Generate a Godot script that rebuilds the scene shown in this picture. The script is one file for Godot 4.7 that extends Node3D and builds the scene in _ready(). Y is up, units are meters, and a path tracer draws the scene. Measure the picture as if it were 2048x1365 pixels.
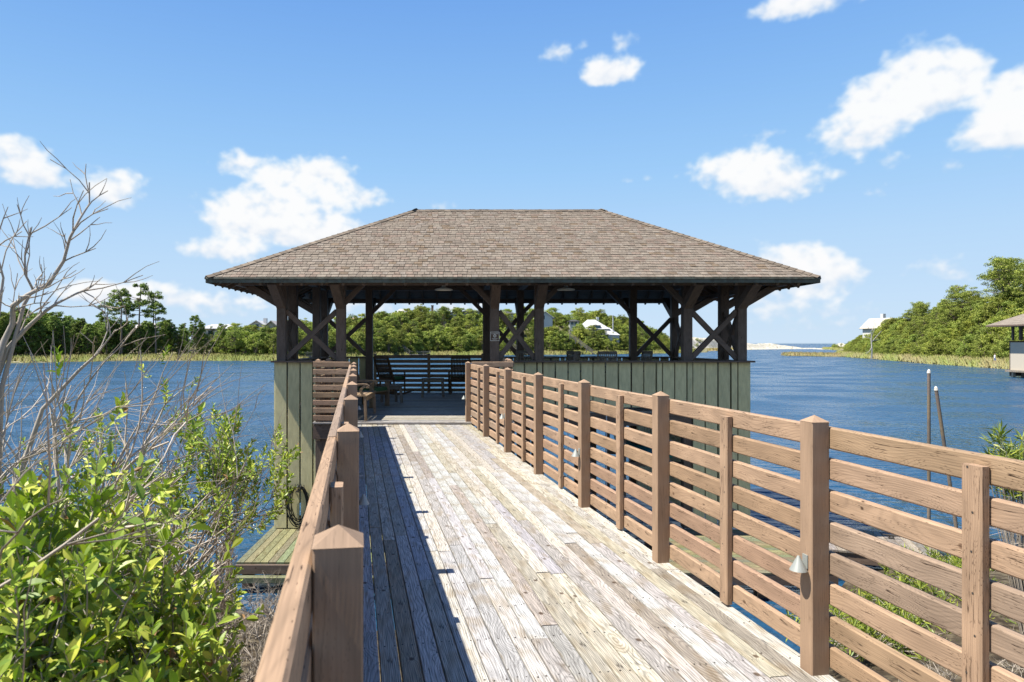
extends Node3D
# A boardwalk with tan railings leading to a hip-roofed boathouse pavilion on a coastal lake.
# x right, y up, z towards the viewer; the deck is y = 0, the water y = -2.9.

const WATER := -2.9
var rng := RandomNumberGenerator.new()
var used := {}
var M := {}


class MB:
	var v := PackedVector3Array()
	var n := PackedVector3Array()
	var t := PackedVector2Array()
	var c := PackedColorArray()

	func tri(a: Vector3, b: Vector3, d: Vector3, na: Vector3, nb: Vector3, nd: Vector3, ua: Vector2, ub: Vector2, ud: Vector2, col: Color) -> void:
		if (b - a).cross(d - a).dot(na + nb + nd) > 0.0:
			v.append(a); v.append(d); v.append(b)
			n.append(na); n.append(nd); n.append(nb)
			t.append(ua); t.append(ud); t.append(ub)
		else:
			v.append(a); v.append(b); v.append(d)
			n.append(na); n.append(nb); n.append(nd)
			t.append(ua); t.append(ub); t.append(ud)
		c.append(col); c.append(col); c.append(col)

	func quad(a: Vector3, b: Vector3, d: Vector3, e: Vector3, nn: Vector3, ua: Vector2, ub: Vector2, ud: Vector2, ue: Vector2, col: Color) -> void:
		tri(a, b, d, nn, nn, nn, ua, ub, ud, col)
		tri(a, d, e, nn, nn, nn, ua, ud, ue, col)

	func flat4(a: Vector3, b: Vector3, d: Vector3, e: Vector3, outward: Vector3, col: Color) -> void:
		var nn := (b - a).cross(d - a).normalized()
		if nn.dot(outward) < 0.0:
			nn = -nn
		quad(a, b, d, e, nn, Vector2(0, 0), Vector2(1, 0), Vector2(1, 1), Vector2(0, 1), col)

	func mesh() -> ArrayMesh:
		var arr := []
		arr.resize(Mesh.ARRAY_MAX)
		arr[Mesh.ARRAY_VERTEX] = v
		arr[Mesh.ARRAY_NORMAL] = n
		arr[Mesh.ARRAY_TEX_UV] = t
		arr[Mesh.ARRAY_COLOR] = c
		var m := ArrayMesh.new()
		m.add_surface_from_arrays(Mesh.PRIMITIVE_TRIANGLES, arr)
		return m


# ---------------------------------------------------------------- nodes
func numbered(called: String) -> String:
	if not used.has(called):
		used[called] = 0
		return called
	used[called] += 1
	return "%s_%03d" % [called, used[called]]


func tag(o: Node, label: String, category: String, group := "", kind := "") -> void:
	if label: o.set_meta("label", label)
	if category: o.set_meta("category", category)
	if group: o.set_meta("group", group)
	if kind: o.set_meta("kind", kind)


func thing(called: String, label: String, category: String, at := Vector3.ZERO, turn := 0.0, group := "") -> Node3D:
	var o := Node3D.new()
	o.name = numbered(called)
	add_child(o)
	o.position = at
	o.rotation.y = turn
	tag(o, label, category, group)
	return o


func part(m: Mesh, called: String, mat: Material, parent: Node3D, at := Transform3D()) -> MeshInstance3D:
	var o := MeshInstance3D.new()
	o.name = called
	o.mesh = m
	o.material_override = mat
	o.transform = at
	parent.add_child(o, true)
	return o


func single(m: Mesh, called: String, mat: Material, at := Transform3D()) -> MeshInstance3D:
	var o := MeshInstance3D.new()
	o.name = numbered(called)
	o.mesh = m
	o.material_override = mat
	o.transform = at
	add_child(o)
	return o


func copies(m: Mesh, list: Array, colors: PackedColorArray, called: String, mat: Material, parent: Node3D) -> MultiMeshInstance3D:
	var mm := MultiMesh.new()
	mm.transform_format = MultiMesh.TRANSFORM_3D
	mm.use_colors = true
	mm.mesh = m
	mm.instance_count = list.size()
	for i in list.size():
		mm.set_instance_transform(i, list[i])
		mm.set_instance_color(i, colors[i])
	var o := MultiMeshInstance3D.new()
	o.name = called if parent != self else numbered(called)
	o.multimesh = mm
	o.material_override = mat
	parent.add_child(o, true)
	return o


# ---------------------------------------------------------------- small maths
func rf(a: float, b: float) -> float:
	return rng.randf_range(a, b)


func rdir() -> Vector3:
	var y := rf(-1, 1)
	var a := rf(0, TAU)
	var r := sqrt(1.0 - y * y)
	return Vector3(cos(a) * r, y, sin(a) * r)


func grey(k: float) -> Color:
	return Color(k, k, k)


func tone(lo: float, hi: float, warm := 0.03) -> Color:
	var k := rf(lo, hi)
	var w := rf(-warm, warm)
	return Color(k * (1.0 + w), k, k * (1.0 - w))


func ruv() -> Vector2:
	return Vector2(rng.randf(), rng.randi_range(0, 7) / 8.0)


# ---------------------------------------------------------------- timber
const US := 0.625   # one texture length is 1.6 m of board
const VS := 0.893   # eight boards of 0.14 m side by side


func board(mb: MB, xf: Transform3D, L: float, h: float, w: float, ch: float, uv: Vector2, col: Color) -> void:
	var hy := h / 2.0
	var hz := w / 2.0
	var ps := [Vector2(-hy + ch, -hz), Vector2(hy - ch, -hz), Vector2(hy, -hz + ch), Vector2(hy, hz - ch), Vector2(hy - ch, hz), Vector2(-hy + ch, hz), Vector2(-hy, hz - ch), Vector2(-hy, -hz + ch)]
	var u0 := uv.x
	var u1 := uv.x + L * US
	for i in 8:
		var p: Vector2 = ps[i]
		var q: Vector2 = ps[(i + 1) % 8]
		var e := q - p
		var nn := (xf.basis * Vector3(0, e.y, -e.x)).normalized()
		var va := uv.y + ((p.x + hy) if absf(e.x) > absf(e.y) * 3.0 else (p.y + hz)) * VS
		var vb := uv.y + ((q.x + hy) if absf(e.x) > absf(e.y) * 3.0 else (q.y + hz)) * VS
		var a := xf * Vector3(-L / 2, p.x, p.y)
		var b := xf * Vector3(L / 2, p.x, p.y)
		var d := xf * Vector3(L / 2, q.x, q.y)
		var g := xf * Vector3(-L / 2, q.x, q.y)
		mb.quad(a, b, d, g, nn, Vector2(u0, va), Vector2(u1, va), Vector2(u1, vb), Vector2(u0, vb), col)
	for s in [-1.0, 1.0]:
		var nn: Vector3 = (xf.basis * Vector3(s, 0, 0)).normalized()
		for i in range(1, 7):
			var tri := [ps[0], ps[i], ps[i + 1]]
			var w3 := []
			var t3 := []
			for p: Vector2 in tri:
				w3.append(xf * Vector3(s * L / 2, p.x, p.y))
				t3.append(Vector2(u0 + p.x * 0.12, uv.y + (p.y + hz) * VS))
			mb.tri(w3[0], w3[1], w3[2], nn, nn, nn, t3[0], t3[1], t3[2], col)


func along(p0: Vector3, p1: Vector3, up := Vector3.UP) -> Transform3D:
	var x := (p1 - p0).normalized()
	var z := x.cross(up)
	if z.length() < 0.01:
		z = x.cross(Vector3.FORWARD)
	z = z.normalized()
	return Transform3D(Basis(x, z.cross(x), z), (p0 + p1) / 2.0)


func beam(mb: MB, p0: Vector3, p1: Vector3, h: float, w: float, col := Color.WHITE, ch := 0.004, up := Vector3.UP) -> void:
	board(mb, along(p0, p1, up), p0.distance_to(p1), h, w, ch, ruv(), col)


func bx(mb: MB, c: Vector3, s: Vector3, col := Color.WHITE, ch := 0.003) -> void:
	var b := Basis()
	var d := s
	if s.y >= s.x and s.y >= s.z:
		b = Basis(Vector3.UP, Vector3.LEFT, Vector3.BACK)
		d = Vector3(s.y, s.x, s.z)
	elif s.z > s.x:
		b = Basis(Vector3.BACK, Vector3.UP, Vector3.LEFT)
		d = Vector3(s.z, s.y, s.x)
	board(mb, Transform3D(b, c), d.x, d.y, d.z, minf(ch, minf(d.y, d.z) * 0.3), ruv(), col)


func beam_mesh(p0: Vector3, p1: Vector3, h: float, w: float, col := Color.WHITE, ch := 0.004, up := Vector3.UP) -> ArrayMesh:
	var mb := MB.new()
	beam(mb, p0, p1, h, w, col, ch, up)
	return mb.mesh()


func box_mesh(c: Vector3, s: Vector3, col := Color.WHITE, ch := 0.003) -> ArrayMesh:
	var mb := MB.new()
	bx(mb, c, s, col, ch)
	return mb.mesh()


func post_mesh(y0: float, y1: float, cap: float, w: float, col: Color) -> ArrayMesh:
	# a square post with a low pyramid on top
	var mb := MB.new()
	bx(mb, Vector3(0, (y0 + y1 - cap) / 2, 0), Vector3(w, y1 - cap - y0, w), col, 0.004)
	var hw := w / 2 + 0.001
	var top := Vector3(0, y1, 0)
	var uv := ruv()
	for i in 4:
		var a := Vector3(hw, y1 - cap + 0.001, hw).rotated(Vector3.UP, i * PI / 2)
		var b := Vector3(hw, y1 - cap + 0.001, hw).rotated(Vector3.UP, (i + 1) * PI / 2)
		var nn := (b - a).cross(top - a).normalized()
		nn = nn if nn.y > 0 else -nn
		mb.tri(a, b, top, nn, nn, nn, uv, uv + Vector2(0, w * VS), uv + Vector2(w * 0.5 * US, w * 0.5 * VS), col)
	return mb.mesh()


func tube(mb: MB, pts: PackedVector3Array, rad: PackedFloat32Array, sides: int, col: Color) -> void:
	var k := pts.size()
	var ring0 := PackedVector3Array()
	var nor0 := PackedVector3Array()
	var len := 0.0
	for i in k:
		var d: Vector3 = (pts[mini(i + 1, k - 1)] - pts[maxi(i - 1, 0)]).normalized()
		var s := d.cross(Vector3(0.31, 0.2, 0.93)).normalized()
		var q := d.cross(s)
		var ring := PackedVector3Array()
		var nor := PackedVector3Array()
		for j in sides:
			var a := TAU * j / sides
			var o := s * cos(a) + q * sin(a)
			ring.append(pts[i] + o * rad[i])
			nor.append(o)
		if i > 0:
			var l1 := len + pts[i].distance_to(pts[i - 1])
			for j in sides:
				var j2 := (j + 1) % sides
				var ua := Vector2(len * 2.0, float(j) / sides)
				var ub := Vector2(len * 2.0, float(j + 1) / sides)
				var uc := Vector2(l1 * 2.0, float(j + 1) / sides)
				var ud := Vector2(l1 * 2.0, float(j) / sides)
				mb.tri(ring0[j], ring0[j2], ring[j2], nor0[j], nor0[j2], nor[j2], ua, ub, uc, col)
				mb.tri(ring0[j], ring[j2], ring[j], nor0[j], nor[j2], nor[j], ua, uc, ud, col)
			len = l1
		ring0 = ring
		nor0 = nor


func lathe(mb: MB, prof: Array, sides: int, at: Vector3, col: Color) -> void:
	for i in prof.size() - 1:
		var p: Vector2 = prof[i]
		var q: Vector2 = prof[i + 1]
		var e := q - p
		var np := Vector2(e.y, -e.x).normalized()
		for j in sides:
			var a := TAU * j / sides
			var b := TAU * (j + 1) / sides
			var n0 := Vector3(cos(a) * np.x, np.y, sin(a) * np.x)
			var n1 := Vector3(cos(b) * np.x, np.y, sin(b) * np.x)
			var v0 := at + Vector3(cos(a) * p.x, p.y, sin(a) * p.x)
			var v1 := at + Vector3(cos(b) * p.x, p.y, sin(b) * p.x)
			var v2 := at + Vector3(cos(b) * q.x, q.y, sin(b) * q.x)
			var v3 := at + Vector3(cos(a) * q.x, q.y, sin(a) * q.x)
			mb.tri(v0, v1, v2, n0, n1, n1, Vector2(0, 0), Vector2(1, 0), Vector2(1, 1), col)
			mb.tri(v0, v2, v3, n0, n1, n0, Vector2(0, 0), Vector2(1, 1), Vector2(0, 1), col)


# ---------------------------------------------------------------- materials
func noise(freq: float, oct: int, sd: int, type := FastNoiseLite.TYPE_SIMPLEX_SMOOTH) -> FastNoiseLite:
	var f := FastNoiseLite.new()
	f.noise_type = type
	f.seed = sd
	f.frequency = freq
	f.fractal_octaves = oct
	f.fractal_type = FastNoiseLite.FRACTAL_FBM if oct > 1 else FastNoiseLite.FRACTAL_NONE
	return f


func wood(w: int, h: int, sd: int, weathered: bool, painted := false) -> Array:
	# eight boards side by side: growth rings cut by the saw, fibres, knots and drying cracks
	var na := noise(1.0, 2, sd)
	var nb := noise(1.0, 1, sd + 1)
	var r := RandomNumberGenerator.new()
	r.seed = sd
	var ca := PackedFloat32Array()
	var sa := PackedFloat32Array()
	for x in w:
		ca.append(cos(TAU * x / w))
		sa.append(sin(TAU * x / w))
	var col := PackedByteArray()
	col.resize(w * h * 3)
	var hei := PackedByteArray()
	hei.resize(w * h)
	var sh := h / 8
	for k in 8:
		var yc := r.randf_range(-0.5, 1.5)
		var zc := r.randf_range(0.1, 0.7)
		var freq := r.randf_range(11.0, 19.0)
		var knots := []
		for i in r.randi_range(0, 2):
			knots.append(Vector3(r.randf(), r.randf_range(0.15, 0.85), r.randf_range(0.02, 0.05)))
		var base := [Vector3(0.71, 0.69, 0.65), Vector3(0.65, 0.63, 0.61), Vector3(0.74, 0.71, 0.66), Vector3(0.67, 0.64, 0.57), Vector3(0.71, 0.70, 0.68), Vector3(0.62, 0.61, 0.59), Vector3(0.72, 0.69, 0.62), Vector3(0.69, 0.67, 0.66)][k] as Vector3
		for yy in sh:
			var y := k * sh + yy
			var t := float(yy) / sh
			for x in w:
				var u := float(x) / w
				var cx := ca[x]
				var sx := sa[x]
				var warp := na.get_noise_3d(cx * 0.42 + k * 7.0, sx * 0.42, t * 0.35)
				var d := t - yc
				var z := zc + warp * 0.42
				var bend := 0.0
				var knot := 0.0
				for q: Vector3 in knots:
					var du := absf(u - q.x)
					du = minf(du, 1.0 - du) * 11.0
					var dv := t - q.y
					var e := sqrt(du * du * 0.5 + dv * dv)
					bend += 0.16 * exp(-e * e * 30.0) * (1.0 if dv > 0 else -1.0)
					knot = maxf(knot, 1.0 - e / (q.z * 2.4))
				d += bend
				var ring := 0.5 + 0.5 * sin(TAU * freq * sqrt(d * d + z * z))
				ring = ring * ring * ring
				var fib := nb.get_noise_3d(cx * 1.5 + k * 5.0, sx * 1.5, t * 26.0)
				var crk := absf(nb.get_noise_3d(cx * 0.4 + 40.0 + k * 9.0, sx * 0.4, (t + bend * 0.5 + warp * 0.15) * 12.0))
				var msk := na.get_noise_3d(cx * 1.6, sx * 1.6 + 20.0 + k * 3.0, t * 2.0)
				var crack := clampf(1.0 - crk / 0.055, 0.0, 1.0) * clampf((msk + 0.12) * 5.0, 0.0, 1.0)
				var stain := na.get_noise_3d(cx * 0.8 + 80.0, sx * 0.8 + k * 4.0, t * 1.3)
				var c := base
				var hh := 0.62 + fib * 0.14 - ring * 0.16
				if weathered:
					c = c * (1.06 + fib * 0.24 - ring * 0.20)
					c = c.lerp(Vector3(0.50, 0.42, 0.30), clampf(stain * 1.3 - 0.15, 0.0, 0.55) * (0.4 + ring * 0.6))
					c = c.lerp(Vector3(0.16, 0.13, 0.10), crack * 0.8)
				else:
					c = Vector3(0.8, 0.8, 0.8) * (1.0 + fib * 0.07 - ring * 0.07 + stain * 0.10)
					c = c.lerp(Vector3(0.2, 0.17, 0.15), crack * 0.85)
				if painted:
					crack *= 0.12
					knot *= 0.15
					c = Vector3(0.8, 0.8, 0.8) * (1.0 + fib * 0.05 + stain * 0.07 - crack)
				if knot > 0.0:
					c = c.lerp(Vector3(0.27, 0.2, 0.14) if weathered else Vector3(0.45, 0.41, 0.38), clampf(knot * 1.6, 0.0, 0.75))
					hh += 0.1 * knot
				hh -= crack * 0.55
				var i := (y * w + x) * 3
				col[i] = int(clampf(c.x, 0, 1) * 255.0)
				col[i + 1] = int(clampf(c.y, 0, 1) * 255.0)
				col[i + 2] = int(clampf(c.z, 0, 1) * 255.0)
				hei[y * w + x] = int(clampf(hh, 0, 1) * 255.0)
	return [ImageTexture.create_from_image(Image.create_from_data(w, h, false, Image.FORMAT_RGB8, col)), ImageTexture.create_from_image(Image.create_from_data(w, h, false, Image.FORMAT_L8, hei))]


func mat(col: Color, rough := 0.8, tex: Array = [], relief := 0.0) -> StandardMaterial3D:
	# col is a real-world (linear) base colour
	var m := StandardMaterial3D.new()
	m.albedo_color = col.linear_to_srgb()
	m.roughness = rough
	m.vertex_color_use_as_albedo = true
	m.metallic_specular = 0.35
	if tex.size() > 0:
		m.albedo_texture = tex[0]
		if relief > 0.0:
			m.heightmap_enabled = true
			m.heightmap_texture = tex[1]
			m.heightmap_scale = relief
	return m


func noise_tex(freq: float, oct: int, sd: int, size := 512, ramp: Array = []) -> NoiseTexture2D:
	var t := NoiseTexture2D.new()
	t.width = size
	t.height = size
	t.seamless = true
	t.noise = noise(freq, oct, sd)
	if ramp.size() > 0:
		var g := Gradient.new()
		g.offsets = PackedFloat32Array()
		g.colors = PackedColorArray()
		for e in ramp:
			g.add_point(e[0], (e[1] as Color).linear_to_srgb())
		t.color_ramp = g
	return t


func world_mat(ramp: Array, freq: float, per_metre: float, rough: float, relief: float, sd: int) -> StandardMaterial3D:
	var m := StandardMaterial3D.new()
	m.albedo_texture = noise_tex(freq, 5, sd, 512, ramp)
	m.uv1_triplanar = true
	m.uv1_world_triplanar = true
	m.uv1_scale = Vector3.ONE * per_metre
	m.roughness = rough
	m.metallic_specular = 0.3
	if relief > 0.0:
		m.heightmap_enabled = true
		m.heightmap_texture = noise_tex(freq * 2.0, 5, sd + 9, 512)
		m.heightmap_scale = relief
	return m


func leaf_mat(col: Color, back: Color, rough: float) -> StandardMaterial3D:
	var m := mat(col, rough)
	m.backlight_enabled = true
	m.backlight = back
	m.cull_mode = BaseMaterial3D.CULL_DISABLED
	return m


func make_materials() -> void:
	var ww := wood(1024, 1024, 11, true)
	var wn := wood(1024, 768, 23, false)
	var wp := wood(512, 512, 41, false, true)
	M.deck = mat(Color(0.76, 0.79, 0.825), 0.62, ww, 0.16)
	M.grey_wood = mat(Color(0.52, 0.49, 0.46), 0.85, ww, 0.14)
	M.teak = mat(Color(0.52, 0.40, 0.28), 0.75, ww, 0.08)
	M.dark_teak = mat(Color(0.24, 0.15, 0.09), 0.7, ww, 0.06)
	M.rail = mat(Color(0.55, 0.375, 0.248), 0.72, wn, 0.14)
	M.rail_post = mat(Color(0.49, 0.335, 0.222), 0.72, wp, 0.06)
	M.timber = mat(Color(0.24, 0.175, 0.135), 0.7, wn, 0.1)
	M.under = M.timber
	M.ceiling = M.timber
	M.olive = mat(Color(0.98, 0.89, 0.50), 0.62, wp, 0.04)
	M.dock = mat(Color(0.42, 0.43, 0.31), 0.8, ww, 0.12)
	M.shingle = mat(Color(0.33, 0.282, 0.232), 0.9, wn, 0.14)
	M.gutter = mat(Color(0.12, 0.115, 0.09), 0.5)
	M.gutter.albedo_texture = noise_tex(0.03, 4, 5, 256, [[0.0, Color(0.5, 0.45, 0.4)], [0.5, Color(0.8, 0.85, 0.8)], [1.0, Color(1.1, 1.9, 1.7)]])
	M.gutter.uv1_triplanar = true
	M.gutter.uv1_world_triplanar = true
	M.gutter.uv1_scale = Vector3.ONE * 0.8
	M.metal = mat(Color(0.30, 0.32, 0.30), 0.5)
	M.metal.metallic = 0.3
	M.white_metal = mat(Color(0.72, 0.70, 0.62), 0.5)
	M.iron = mat(Color(0.05, 0.045, 0.04), 0.6)
	M.steel = mat(Color(0.55, 0.57, 0.58), 0.35)
	M.hose = mat(Color(0.018, 0.02, 0.018), 0.5)
	M.cushion = mat(Color(0.05, 0.12, 0.05), 0.9)
	M.sign_brown = mat(Color(0.12, 0.075, 0.05), 0.6)
	M.sign_white = mat(Color(0.72, 0.68, 0.6), 0.6)
	M.piling = mat(Color(0.42, 0.37, 0.33), 0.85, ww, 0.1)
	M.kayak = mat(Color(0.02, 0.22, 0.27), 0.4)
	M.bark = mat(Color(0.78, 0.69, 0.58), 0.9, wn)
	M.trunk = mat(Color(0.20, 0.155, 0.12), 0.9)
	M.white_wood = mat(Color(0.42, 0.40, 0.37), 0.9)
	M.leaf = leaf_mat(Color(1, 1, 1), Color(0.5, 0.62, 0.16), 0.42)
	M.crown = leaf_mat(Color(1, 1, 1), Color(0.5, 0.6, 0.2), 0.7)
	M.reed = leaf_mat(Color(1, 1, 1), Color(0.3, 0.3, 0.15), 0.8)
	M.house_white = mat(Color(0.52, 0.52, 0.51), 0.7)
	M.house_cream = mat(Color(0.44, 0.40, 0.33), 0.7)
	M.house_roof = mat(Color(0.44, 0.44, 0.44), 0.5)
	M.house_grey_roof = mat(Color(0.38, 0.35, 0.33), 0.7)
	M.house_dark = mat(Color(0.06, 0.06, 0.055), 0.6)
	M.house_brown = mat(Color(0.24, 0.15, 0.10), 0.7)
	M.pane = mat(Color(0.05, 0.10, 0.13), 0.08)
	M.body = mat(Color(1, 1, 1), 0.8)
	M.soil = world_mat([[0.0, Color(0.02, 0.015, 0.010)], [0.45, Color(0.045, 0.034, 0.022)], [0.6, Color(0.085, 0.07, 0.045)], [1.0, Color(0.17, 0.145, 0.10)]], 0.02, 0.5, 0.95, 3.0, 31)
	M.bank = world_mat([[0.0, Color(0.06, 0.07, 0.025)], [0.45, Color(0.12, 0.12, 0.05)], [0.62, Color(0.26, 0.23, 0.14)], [1.0, Color(0.55, 0.50, 0.42)]], 0.02, 0.06, 0.95, 0.0, 33)
	M.sand = world_mat([[0.0, Color(0.16, 0.17, 0.08)], [0.34, Color(0.24, 0.23, 0.13)], [0.46, Color(0.44, 0.41, 0.36)], [1.0, Color(0.56, 0.53, 0.48)]], 0.03, 0.02, 0.95, 0.0, 37)
	var water := StandardMaterial3D.new()
	water.albedo_color = Color(0.012, 0.055, 0.115).linear_to_srgb()
	water.roughness = 1.0
	water.roughness_texture = noise_tex(0.006, 3, 55, 512, [[0.0, grey(0.012)], [0.4, grey(0.025)], [0.62, grey(0.08)], [1.0, grey(0.14)]])
	water.metallic_specular = 0.40
	var wt := noise_tex(0.021, 5, 77, 2048)
	wt.as_normal_map = true
	wt.bump_strength = 9.0
	water.normal_enabled = true
	water.normal_texture = wt
	water.normal_scale = 1.6
	water.uv1_triplanar = true
	water.uv1_world_triplanar = true
	water.uv1_scale = Vector3(1.0 / 44.0, 1.0, 1.0 / 25.0)
	M.water = water


# ---------------------------------------------------------------- sky
func make_sky() -> ImageTexture:
	var w := 4096
	var h := 2048
	var im := Image.create(w, h, false, Image.FORMAT_RGB8)
	var stops := [[0.0, Color8(208, 229, 248)], [3.0, Color8(200, 226, 250)], [8.0, Color8(184, 218, 251)], [14.0, Color8(158, 204, 249)], [20.0, Color8(138, 188, 244)], [27.0, Color8(118, 170, 237)], [45.0, Color8(70, 134, 216)], [90.0, Color8(48, 104, 192)]]
	for y in h:
		var el := 90.0 - 180.0 * (y + 0.5) / h
		var c := Color8(120, 150, 175)
		if el > 0.0:
			for i in stops.size() - 1:
				if el >= stops[i][0] and el <= stops[i + 1][0]:
					c = (stops[i][1] as Color).lerp(stops[i + 1][1], (el - stops[i][0]) / (stops[i + 1][0] - stops[i][0]))
		im.fill_rect(Rect2i(0, y, w, 1), c)
	# clouds as groups of soft puffs: azimuth, elevation, half width, half height (degrees), weight
	var puffs: Array = CLOUDS
	var r := RandomNumberGenerator.new()
	r.seed = 4
	for i in 70:   # the same fair-weather cumulus all round the horizon
		var az := r.randf_range(50, 318)
		var el := r.randf_range(4, 34)
		var s := r.randf_range(1.2, 3.4) * (0.6 + el / 30.0)
		for k in 4:
			puffs.append([az + r.randf_range(-1.4, 1.4) * s, el + r.randf_range(-0.3, 0.35) * s, s * r.randf_range(0.8, 1.5), s * r.randf_range(0.35, 0.6), r.randf_range(0.6, 1.0)])
	var ppd := w / 360.0
	var den := {}
	for p in puffs:
		var x0 := int((p[0] - p[2] * 1.7 ) * ppd)
		var x1 := int((p[0] + p[2] * 1.7 ) * ppd)
		var y0 := int((90.0 - p[1] - p[3] * 1.8) * ppd)
		var y1 := int((90.0 - p[1] + p[3] * 1.8) * ppd)
		for y in range(maxi(y0, 0), mini(y1, h / 2)):
			for x in range(x0, x1):
				var dx: float = ((x + 0.5) / ppd - p[0]) / p[2]
				var dy: float = (90.0 - (y + 0.5) / ppd - p[1]) / p[3]
				if dy < 0.0:
					dy *= 1.25
				var q := dx * dx + dy * dy
				if q < 2.2:
					var k: int = y * w + posmod(x, w)
					var a: Vector2 = den.get(k, Vector2.ZERO)
					var b: float = (1.0 - q / 2.2) * p[4]
					den[k] = Vector2(1.0 - (1.0 - a.x) * (1.0 - b), maxf(a.y, p[4] * clampf(0.75 + dy * 0.4, 0.0, 1.0)))
	var nf := noise(0.055, 5, 8)
	var nl := noise(0.022, 3, 9)
	for k: int in den:
		var x := k % w
		var y := k / w
		var d: float = den[k].x
		var f := nf.get_noise_2d(x, y * 1.35) * 0.62 + nl.get_noise_2d(x, y * 1.5) * 0.45
		var a := smoothstep(0.29, 0.97, d + f * (0.75 - 0.30 * d))
		if a > 0.003:
			var lit := clampf(0.42 + den[k].y * 0.62 + f * 0.45, 0.0, 1.0)
			var c := Color(0.80, 0.85, 0.93).lerp(Color(1.0, 1.0, 1.0), lit)
			im.set_pixel(x, y, im.get_pixel(x, y).lerp(c, a * 0.97))
	return ImageTexture.create_from_image(im)

# cloud puffs: azimuth and elevation of the centre, half width, half height, weight
var CLOUDS := [[-11.79,13.63,3.42,1.31,1], [-15.17,10.53,4.89,2.23,1], [-17.87,10,2.09,1.6,0.9], [-9.56,11.95,3.06,1.16,0.9], [-13.19,9.04,5.97,1.55,0.95], [-19,7.42,3,1.03,0.9], [-14.77,12.69,2.35,1.22,0.8], [-17.68,14.03,2.36,1,0.85], [-32.81,12.6,1.84,1.69,0.95], [-31.46,11.76,1.53,0.86,0.9], [-33.25,13.37,1.17,0.88,0.7], [-27.08,11.36,2.26,1.35,0.95], [-26.31,12.44,1.01,0.6,0.7], [-25.97,3.77,3.73,1.06,0.95], [-28.46,3.8,2.11,0.74,0.75], [-23.38,3.39,2.3,0.77,0.65], [8.13,22.99,1.4,0.83,0.75], [12.48,21.33,2.24,1.11,1], [13.39,23.26,1.27,0.65,0.65], [10.3,23.25,0.65,0.41,0.5], [11.79,21.1,1.61,0.82,0.9], [26.98,23.94,3.5,0.9,0.9], [25.12,24.09,2.06,0.61,0.7], [22.31,13.09,3.41,1.63,1], [24.78,12.13,2.94,1.72,1], [23.02,13.57,2.13,1.16,0.9], [24.01,15.91,1.26,0.77,0.5], [28.72,12.25,0.97,0.52,0.45], [34.27,18.35,2.72,1.8,1], [36.09,17.05,1.92,1.63,1], [32.21,16.34,3,1.7,1], [30.37,14.8,2.81,1.45,0.95], [30.84,17.56,1.55,1.01,0.7], [33.69,16.89,2.91,1.75,1], [31.61,12.93,1.37,0.71,0.5], [38.61,14.85,1.79,1.8,1], [37.7,13.62,1.84,1.2,0.9], [39.49,16.32,1.12,1.3,0.9], [39.49,13.6,1.5,1.62,1], [40.36,14.94,1.95,2.24,1], [26.82,6.08,2.84,1.35,0.9], [28.3,4.72,2.44,1.26,0.75], [24.78,4.87,3.46,2.29,0.6], [26.14,2.18,4.4,1.51,0.55], [29.43,5.21,1.27,0.51,0.5], [35.4,5.05,2.09,0.96,0.55], [31.91,10.77,0.97,0.43,0.35], [36.01,11.91,1.04,0.48,0.45], [-19.75,3,2.79,1.11,0.72], [-1.68,11.43,1.43,0.42,0.5], [15.56,13.19,6.23,0.24,0.25], [-2.94,3.27,6.28,1.26,0.6], [-12.4,3.6,4.8,1.07,0.6]]


func rebase(o: Node3D, at: Vector3) -> void:
	o.position = at
	for c in o.get_children():
		if c is Node3D:
			c.position -= at


# ---------------------------------------------------------------- boardwalk
const TURN := 0.1519          # the boardwalk meets the pavilion at a slight angle
const LEFT_U := -0.03
const RIGHT_U := 2.04
const BAY := 1.565


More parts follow.
